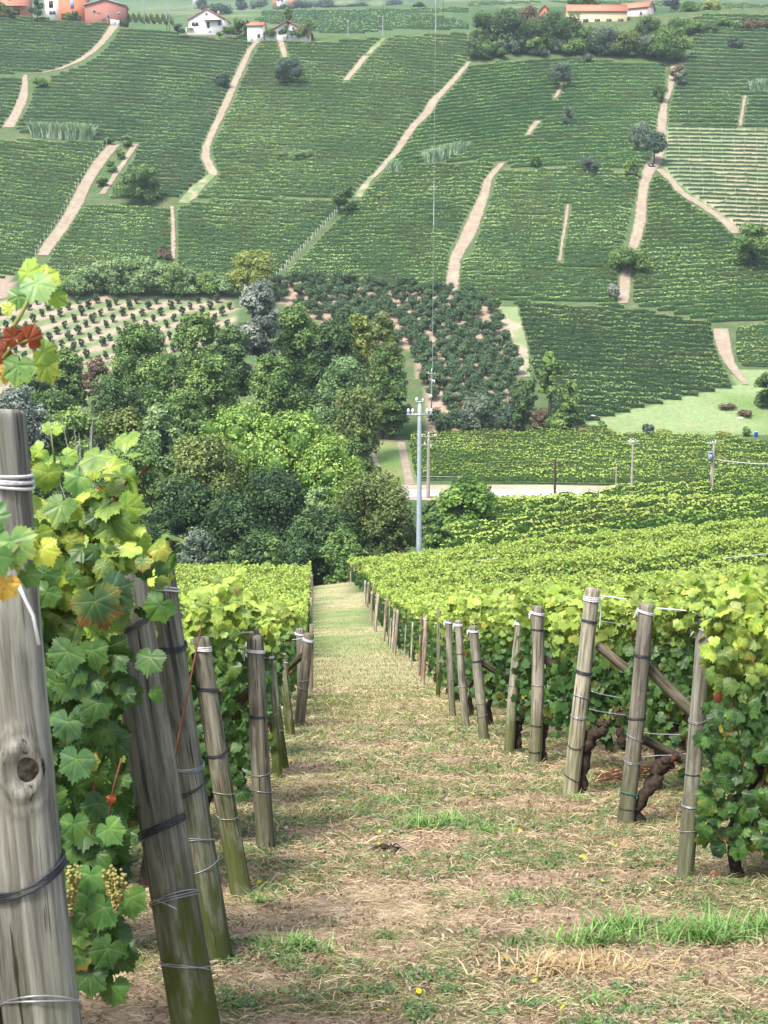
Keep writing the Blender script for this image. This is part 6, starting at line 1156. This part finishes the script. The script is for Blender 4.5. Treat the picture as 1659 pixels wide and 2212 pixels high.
# ================================================================ BUILDINGS
WALLW = plain('white_plaster', (0.80, 0.79, 0.77), .9, var=.05); WALLO = plain('orange_plaster', (0.62, 0.23, 0.13), .9, var=.08); WALLP = plain('pinkish_plaster', (0.60, 0.27, 0.18), .9, var=.1); WALLY = plain('yellow_plaster', (0.72, 0.60, 0.38), .9, var=.08)
BRICK = plain('red_brick', (0.42, 0.19, 0.15), .9, var=.18, scale=6); TILE = plain('terracotta_tiles', (0.58, 0.24, 0.15), .9, var=.22, scale=3); GREYROOF = plain('grey_sheet_roof', (0.55, 0.55, 0.56), .7, var=.08)
SHUT = plain('brown_shutter', (0.10, 0.045, 0.035), .6); GLASSM = plain('dark_pane', (0.06, 0.08, 0.11), .15, spec=.6); BLUEM = plain('blue_shutter', (0.20, 0.42, 0.70), .6); CONCM = plain('grey_concrete', (0.38, 0.37, 0.35), .9)
def house(label, x, ybase, d, w_px, hwall, ridge, depth, wall, roof, openings, gable=True, ov=.5, rz=0.0, cat='house', name='house', parts=()):
    """openings: (x m from the centre, sill height, width, height, kind) on the side facing the valley; gable=True: the ridge runs away from the camera"""
    P = pix(x, ybase, d); W = w_px / FPX * d; root = thing(name, label, cat, P, 'houses on the ridge', rz=rz); h = W / 2; D = depth
    mb = MB()
    if gable: mb.prism([(-h, -4), (h, -4), (h, hwall), (0, hwall + ridge), (-h, hwall)], 0, D)
    else: mb.box((0, D / 2, (hwall - 4) / 2), (W, D, hwall + 4)); mb.add([(-h, .0, hwall), (-h, D, hwall), (-h, D / 2, hwall + ridge)], [(0, 1, 2)]); mb.add([(h, .0, hwall), (h, D, hwall), (h, D / 2, hwall + ridge)], [(0, 2, 1)])
    obj('wall', mb.mesh('wall'), wall, root)
    t = .22; mb = MB()
    if gable:
        k = ridge / h; e = h + ov
        mb.prism([(-e, hwall - ov * k + .05), (0, hwall + ridge + .05), (0, hwall + ridge + .05 + t), (-e, hwall - ov * k + .05 + t)], -ov, D + ov); mb.prism([(0, hwall + ridge + .05), (e, hwall - ov * k + .05), (e, hwall - ov * k + .05 + t), (0, hwall + ridge + .05 + t)], -ov, D + ov)
    else:
        k = ridge / (D / 2)
        for s in (0, 1):
            y0, y1 = (-ov, D / 2) if s == 0 else (D / 2, D + ov); z0, z1 = (hwall - ov * k, hwall + ridge) if s == 0 else (hwall + ridge, hwall - ov * k)
            mb.add([(-h - ov, y0, z0 + .05), (h + ov, y0, z0 + .05), (h + ov, y1, z1 + .05), (-h - ov, y1, z1 + .05), (-h - ov, y0, z0 + .05 + t), (h + ov, y0, z0 + .05 + t), (h + ov, y1, z1 + .05 + t), (-h - ov, y1, z1 + .05 + t)], [(3, 2, 1, 0), (4, 5, 6, 7), (0, 1, 5, 4), (1, 2, 6, 5), (2, 3, 7, 6), (3, 0, 4, 7)])
    rf = obj('roof', mb.mesh('roof'), roof, root)
    for o_ in openings:
        ox, oz, ow, oh, kind = o_; m = MB(); m.box((ox, -.03, oz + oh / 2), (ow, .12, oh))
        if kind == 'door': obj('door', m.mesh('door'), SHUT, root)
        elif kind == 'garage': obj('doorway', m.mesh('doorway'), plain('dark_opening', (0.03, 0.03, 0.03)), root)
        elif kind == 'blue': obj('door', m.mesh('door'), BLUEM, root)
        elif kind == 'shutter':
            wn = obj('window', m.mesh('window'), GLASSM, root)
            for s in (-1, 1): m = MB(); m.box((ox + s * (ow / 2 + .28), -.08, oz + oh / 2), (.5, .06, oh)); obj('shutter', m.mesh('shutter'), SHUT, wn)
        else:
            wn = obj('window', m.mesh('window'), GLASSM, root); m = MB()
            for s in (-1, 1): m.box((ox + s * (ow / 2 + .04), -.06, oz + oh / 2), (.08, .10, oh + .16))
            m.box((ox, -.062, oz + oh + .04), (ow, .10, .08)); m.box((ox, -.062, oz - .04), (ow, .12, .08)); obj('frame', m.mesh('frame'), WALLW, wn)
    return root, W
R, W = house('white gabled house with red tiled roof and brown shutters', 447, 76, 516, 80, 5.6, 3.7, 9, WALLW, TILE, [(-4.4, 3.3, 1.5, 1.4, 'shutter'), (.6, 2.6, 1.0, 2.1, 'door'), (4.9, 3.5, 1.1, 1.3, 'win'), (0, 7.1, .8, .8, 'win'), (1.2, .2, 1.0, 1.2, 'win')], rz=-.12)
m = MB(); m.box((-6.4, -.7, 2.5), (2.6, 1.4, .15)); m.box((-7.5, -1.3, 1.2), (.2, .2, 2.5)); obj('balcony', m.mesh('balcony'), WALLW, R); m = MB(); m.box((2.4, -.6, 5.2), (6.5, 1.2, .14)); obj('canopy', m.mesh('canopy'), CONCM, R)
m = MB(); m.box((3.4, 5, 8.6), (.7, .7, 1.5)); obj('chimney', m.mesh('chimney'), CONCM, R.children[1])
house('small white garage with a hipped red roof beside the blue conifer', 551, 82, 507, 34, 4.4, 1.4, 6, WALLW, TILE, [(1.3, .1, .9, 1.3, 'door')], gable=False, rz=-.1)
house('low wide white house with a shallow terracotta gable', 622, 84, 509, 100, 1.9, 4.3, 8, WALLW, TILE, [(-3, 1.6, 1.2, 1.3, 'win'), (3, 1.8, 1.2, 1.3, 'win')], ov=.8, rz=.05)
house('bright orange house with a blue shuttered door', 156, 44, 540, 57, 9.6, 1.6, 9, WALLO, TILE, [(0.2, 4.4, 1.3, 3.0, 'blue'), (-1.2, .3, 6.0, 2.2, 'garage')], gable=False, rz=.0)
m = MB()
R, W = house('tall white house end with red brown shutters beside the orange house', 113, 44, 540.5, 30, 9.9, 1.5, 8.6, WALLW, TILE, [(-.3, 4.7, 1.6, 2.6, 'door'), (.2, 2.2, 2.4, 1.2, 'win')], gable=False)
R, W = house('brick barn with a pale sheet roof and white gable edge', 228, 52, 536, 87, 6.9, 2.2, 9, BRICK, GREYROOF, [(-4.2, 4.2, 1.0, .9, 'win'), (1.2, 2.0, .9, 1.8, 'win'), (5.2, 3.2, .9, 1.2, 'win')], ov=.5, cat='barn', name='barn', rz=.06)
m = MB(); m.box((3.2, -1.2, .2), (2.0, 2.2, 2.2)); m.box((4.9, -1.2, 0), (1.2, 2.2, 2.2)); obj('porch', m.mesh('porch'), WALLW, R)
R, W = house('pinkish house at the picture edge with a tiled lean-to', 18, 38, 545, 82, 9.5, 1.5, 9, WALLP, TILE, [(-3.5, 6.6, 1.4, 1.6, 'win'), (0.8, 6.6, 1.4, 1.6, 'win'), (2.4, .8, 4.2, 2.2, 'garage')], gable=False)
m = MB(); h = W / 2
m.add([(-h - .3, -2.6, 3.9), (h + .3, -2.6, 3.9), (h + .3, -.07, 4.9), (-h - .3, -.07, 4.9), (-h - .3, -2.6, 4.1), (h + .3, -2.6, 4.1), (h + .3, -.07, 5.1), (-h - .3, -.07, 5.1)], [(3, 2, 1, 0), (4, 5, 6, 7), (0, 1, 5, 4), (1, 2, 6, 5), (2, 3, 7, 6), (3, 0, 4, 7)]); obj('lean_to_roof', m.mesh('lean_to_roof'), TILE, R)
R, W = house('long yellow farmhouse with a red tiled roof above the grove', 1290, 60, 538, 128, 6.2, 2.9, 9, WALLY, TILE, [(x_, 1.8, 1.0, 1.5, 'shutter') for x_ in (-9, -4.5, 0, 4.5, 9)], gable=False, cat='farmhouse')
m = MB(); m.box((-2, 5, 8.6), (.9, .9, 1.4)); m.box((1.5, 3, 7.9), (.8, .8, 1.2)); obj('chimney', m.mesh('chimney'), CONCM, R.children[1])
house('grey gabled farm wing with red roof behind the yellow farmhouse', 1366, 54, 545, 66, 6.4, 2.6, 9, plain('grey_plaster', (0.55, 0.50, 0.46), .9, var=.1), TILE, [(-3, 3.6, 1.0, 1.3, 'win'), (3.4, 3.4, 1.0, 1.3, 'win')], gable=False, rz=-.5)
house('tiny reddish building among the grove crowns', 1176, 36, 575, 16, 3, 1.5, 5, WALLO, TILE, [(0, 1, .8, 1.2, 'win')], cat='hut', name='hut')
# distant village on the far slope
for k, (x, yb, w_, h_, wall, lb) in enumerate([(597,6,16,6,WALLP,'hazy pink house of the distant village'),(613,5,20,7,WALLW,'hazy white house of the distant village'),(632,4,18,5,WALLP,'hazy low pink house of the distant village'),(604,9,12,4,WALLW,'small hazy white house below the village'),(422,4,12,10,WALLW,'hazy white building on the far left slope')]):
    house(lb, x, yb, 1150, w_, h_ * .9, 2.5, 9, wall, TILE, [(-1, 2, 1.2, 1.8, 'win'), (2, 2, 1.2, 1.8, 'win')], gable=False, ov=.4)
house('tiny white house beyond the far ridge vineyard', 1010, 20, 985, 10, 2.5, 1.2, 6, WALLW, TILE, [(0, 1, 1, 1, 'win')], gable=False)
# garden wall and small things by the white house
m = MB(); A = pix(404, 77, 514); Bq = pix(520, 80, 514); m.box(((Bq[0] - A[0]) / 2, 0, .2), (Bq[0] - A[0], .25, 1.6)); tag(m.build('garden_wall', CONCM, loc=A), 'low grey garden wall in front of the white house', 'wall')
# stakes and wide-spaced rows of the kitchen vineyard on the ridge
for k in range(8):
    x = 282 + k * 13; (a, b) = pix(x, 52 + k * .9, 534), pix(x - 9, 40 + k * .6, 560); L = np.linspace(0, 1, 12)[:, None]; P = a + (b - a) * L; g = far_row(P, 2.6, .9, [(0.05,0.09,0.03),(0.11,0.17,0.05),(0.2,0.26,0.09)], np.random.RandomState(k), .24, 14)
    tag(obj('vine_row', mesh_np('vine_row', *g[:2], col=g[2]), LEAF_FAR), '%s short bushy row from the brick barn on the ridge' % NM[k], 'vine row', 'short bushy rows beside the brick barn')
# ================================================================ POLES AND LINES
INS = WHITE
def utility_pole(label, x, ytop, ybase, d, wtop, wbot, mat, arms=(), ins=(), extra=None, name='utility_pole', arm_mat=None):
    if d is None: (P,), (d,) = ray([x], [ybase], 60, 640, 500)
    else:
        P = pix(x, ybase, d)
    T_ = pix(x, ytop, d); L = float(T_[2] - P[2]); s = FPX / d; root = thing(name, label, 'utility pole', P, 'poles along the valley road and the slope')
    mb = MB(); n = 8; mb.tube([(0, 0, -2.0 if k == 0 else L * k / n) for k in range(n + 1)], np.linspace(wbot / s / 2, wtop / s / 2, n + 1), 14); obj('pole', mb.mesh('pole', True), mat, root)
    for (dy, half) in arms:
        m = MB(); m.box((0, -.12, L - dy / s), (2 * half / s, .12, .14)); m.box((0, .06, L - dy / s - .05), (2 * half / s * .5, .08, .08)); obj('crossarm', m.mesh('crossarm'), arm_mat or STEEL, root)
    for (dx, dy, r_) in ins:
        m = MB(); z = L - dy / s; xx = dx / s; r = r_ / s
        m.ball((xx, -.12, z), r, 9, 6, sc=(1, 1, .9)); m.ball((xx, -.12, z - r * 1.15), r * .62, 8, 5); m.ball((xx, -.12, z + r * .9), r * .6, 8, 5); obj('insulator', m.mesh('insulator', True), INS, root)
    return root, P, L, s
LP = utility_pole('tall pale blue-grey steel pole with white ball insulators', 905, 862, 1215, 128, 8.2, 12.5, plain('painted_steel', (0.40, 0.47, 0.52), .55, var=.06, scale=3), arms=[(27, 28), (0.5, 8)], ins=[(-24,19,3.6),(-15,19,3.6),(16,19,3.6),(24,19,3.6),(-6.5,-5,3.4),(6.5,-4,2.8)])
utility_pole('concrete pole with wooden crossarms by the valley road', 925, 936, 1076, None, 5.5, 8.5, CONC, arms=[(4, 16), (22, 12)], ins=[(-14,1,1.8),(0,-3,2.0),(13,1,1.8),(16,1,1.8),(-8,20,2),(5,24,2)], arm_mat=CONC)
R = utility_pole('thin grey pole with a white box rising out of the orchard', 932, 795, 872, 252, 2.4, 3.4, STEEL, arms=[(11, 8.5)], ins=[(-7,9,1.1),(7,9,1.1),(2,26,2.3),(6,27,2.0)])
m = MB(); m.box((-1.5 / R[3], -.3, R[2] - 60 / R[3]), (5 / R[3], .4, 8 / R[3])); obj('meter_box', m.mesh('meter_box'), WHITE, R[0])
utility_pole('dark brown wooden pole beside the valley road', 1198, 988, 1077, None, 4.4, 5.6, DARKPOLE)
utility_pole('thin brownish stake pole behind the rounded plot', 1330, 1006, 1064, 200, 2.2, 2.8, CONC)
utility_pole('grey pole topped with a spray of insulators', 1364, 950, 1062, 200, 3.6, 5, CONC, arms=[(3, 11)], ins=[(-9,0,1.3),(-5,-3,1.3),(0,-5,1.3),(5,-3,1.3),(9,0,1.3),(2,1,1.4),(-2,1,1.4)])
R = utility_pole('grey pole carrying a blue-grey transformer', 1538, 953, 1060, 200, 4.6, 6, CONC, arms=[(2, 13)], ins=[(-14,1,1.2),(-8,0,1.2),(-3,-1,1.5),(3,-1,1.5)])
m = MB(); m.box((-8 / R[3], -.2, R[2] - 32 / R[3]), (7 / R[3], .7, 17 / R[3])); m.box((-8 / R[3], -.2, R[2] - 21 / R[3]), (8.4 / R[3], .9, 2 / R[3]));
for k in range(4): m.box((-10.4 / R[3] + k * 1.6 / R[3], -.62, R[2] - 33 / R[3]), (.6 / R[3], .14, 12 / R[3]))
obj('transformer', m.mesh('transformer'), plain('transformer_grey', (0.33, 0.42, 0.47), .5), R[0]); m = MB(); m.tube([(-3.6 / R[3], -.1, 0), (-3.6 / R[3], -.1, R[2] - 45 / R[3])], .11, 8); obj('conduit', m.mesh('conduit'), CONC, R[0])
mid = utility_pole('slender pale pole standing in the vineyard mid slope', 937, 399, 496, None, 2.0, 2.8, STEEL, arms=[(6, 6.5)], ins=[(-6,5,1),(6,5,1),(0,-1,1)])
top = utility_pole('pale pole on the ridge above the tall block', 941, 0, 74, None, 1.8, 2.6, STEEL, arms=[(3, 5)])
for (x, a, b, d, lb) in [(312,0,39,540,'slim pale pole behind the barn'),(360,10,50,538,'slim pole of the pair behind the kitchen rows'),(366,15,54,537,'second slim pole of the pair behind the kitchen rows'),(752,45,80,519,'short pale pole on the ridge by the grassy track')]:
    utility_pole(lb, x, a, b + 2, d, 1.3, 1.8, STEEL)
R = utility_pole('pale street lamp at the top of the grassy track', 827, 38, 82, 520, 1.5, 2.4, STEEL, name='street_lamp'); m = MB(); m.tube([(0, 0, R[2]), (-.8, 0, R[2] + .15), (-1.5, 0, R[2] + .1)], .06, 6); m.box((-1.7, 0, R[2] + .08), (.9, .3, .15)); obj('lamp_head', m.mesh('lamp_head'), STEEL, R[0]); R[0]['category'] = 'street lamp'
def cable(label, A, Bp, r, sag, mat=None):
    A = np.array(A, float); Bp = np.array(Bp, float); u = np.linspace(0, 1, 28)[:, None]; P = A + (Bp - A) * u; P[:, 2] -= sag * 4 * (u * (1 - u))[:, 0]; mb = MB(); mb.tube(P, r, 5, cap=False); tag(mb.build('power_line', mat or DARKWIRE), label, 'power line', 'power lines between the poles')
CAB = plain('pale_cable', (0.55, 0.57, 0.55), .6)
cable('white cable running from the transformer pole over the flat plot', pix(1541, 991, 200), pix(1720, 1000, 196), .075, .4, CAB)
cable('thin line from the orchard pole up to the slender vineyard pole', pix(934, 800, 252), pix(937, 403, mid[1][1] * 1.0), .02, 2, CAB); cable('thin line from the slender vineyard pole up to the ridge pole', pix(937, 403, mid[1][1]), pix(941, 4, top[1][1]), .025, 2, CAB)
cable('low pale wire along the first row of the flat plot', pix(895, 1028, 206), pix(1000, 1030, 206), .03, .05, CAB)
cable('dark line over the ridge houses', pix(677, -20, 420), pix(684, 62, 515), .06, .3); cable('dark line beside the ridge pole', pix(958, -20, 430), pix(957, 66, 520), .07, .2); cable('dark line above the street lamp', pix(826, -20, 470), pix(829, 40, 520), .06, .1)
# ================================================================ SMALL THINGS IN THE VALLEY
(P,), _ = ray([1633], [944], 150, 400, 400); t = thing('barrel', 'blue plastic barrel standing at the meadow edge', 'barrel', P); mb = MB(); mb.tube([(0, 0, -.1), (0, 0, .15), (0, 0, .45), (0, 0, .8), (0, 0, .95)], [.27, .31, .33, .31, .27], 14); obj('body', mb.mesh('body', True), plain('blue_plastic', (0.02, 0.06, 0.40), .4), t); mb = MB(); mb.tube([(0, 0, .95), (0, 0, 1.05)], [.25, .22], 14); obj('lid', mb.mesh('lid', True), WHITE, t)
(P,), _ = ray([1239], [930], 150, 400, 400); mb = MB(); rs = np.random.RandomState(1)
for k in range(12): mb.ball((rs.randn() * 1.0, rs.randn() * .3, .1 + .25 * rs.rand()), .5 + .2 * rs.rand(), 9, 6, sc=(1.3, 1, .7))
tag(mb.build('soil_heap', plain('red_clay', (0.50, 0.20, 0.13), .95, var=.3), loc=P), 'heap of red clay at the corner of the meadow', 'soil heap')
for (x, y, lb) in [(1597, 905, 'white plastic sacks lying on the meadow'), (1280, 900, 'tiny white bag under the lowest dark rows')]:
    (P,), _ = ray([x], [y], 150, 400, 400); mb = MB(); mb.ball((0, 0, .15), .35, 9, 6, sc=(1.2, .8, .6)); mb.ball((.5, .1, .12), .26, 9, 6, sc=(1.2, .9, .6)); tag(mb.build('sack', WHITE, loc=P), lb, 'sack')
# parked car under the tree where the tracks fork
(P,), _ = ray([1410], [362], 150, 640, 400); t = thing('parked_car', 'small dark car with pale lamps parked under a tree at the fork of the tracks', 'car', P, rz=.2); CARM = plain('dark_car_paint', (0.03, 0.035, 0.05), .3, spec=.6)
mb = MB(); mb.prism([(-.85, .3), (.85, .3), (.85, .85), (.72, .95), (.62, 1.42), (-.62, 1.42), (-.72, .95), (-.85, .85)], 1.0, 3.6); mb.prism([(-.84, .3), (.84, .3), (.82, .82), (-.82, .82)], 0, .99); obj('body', mb.mesh('body'), CARM, t)
mb = MB(); mb.add([(-.6, .97, .92), (.6, .97, .92), (.55, 1.02, 1.36), (-.55, 1.02, 1.36)], [(0, 1, 2, 3)]); obj('windscreen', mb.mesh('windscreen'), GLASSM, t)
for s in (-1, 1):
    mb = MB(); mb.ball((s * .58, 0, .65), .2, 9, 6, sc=(1.1, .4, .8)); obj('headlight', mb.mesh('headlight'), WHITE, t)
    for yy in (.6, 2.9): mb = MB(); mb.tube([(s * .62, yy, .32), (s * .88, yy, .32)], .32, 12); obj('wheel', mb.mesh('wheel'), DARKWIRE, t)
# ================================================================ HAZE
mb = MB(); y0, y1, z0, z1 = -16, 2700, -46, 560
mb.box((0, (y0 + y1) / 2, (z0 + z1) / 2), (3200, y1 - y0, z1 - z0)); hz = bpy.data.materials.new('haze_air'); hz.use_nodes = True; t = hz.node_tree
for n_ in list(t.nodes):
    if n_.type == 'BSDF_PRINCIPLED': t.nodes.remove(n_)
v = t.nodes.new('ShaderNodeVolumePrincipled'); v.inputs['Color'].default_value = (0.80, 0.93, 1.0, 1); v.inputs['Density'].default_value = 0.00021; v.inputs['Anisotropy'].default_value = 0.2
t.links.new(v.outputs[0], t.nodes['Material Output'].inputs['Volume'])
tag(mb.build('haze', hz), kind='stuff')
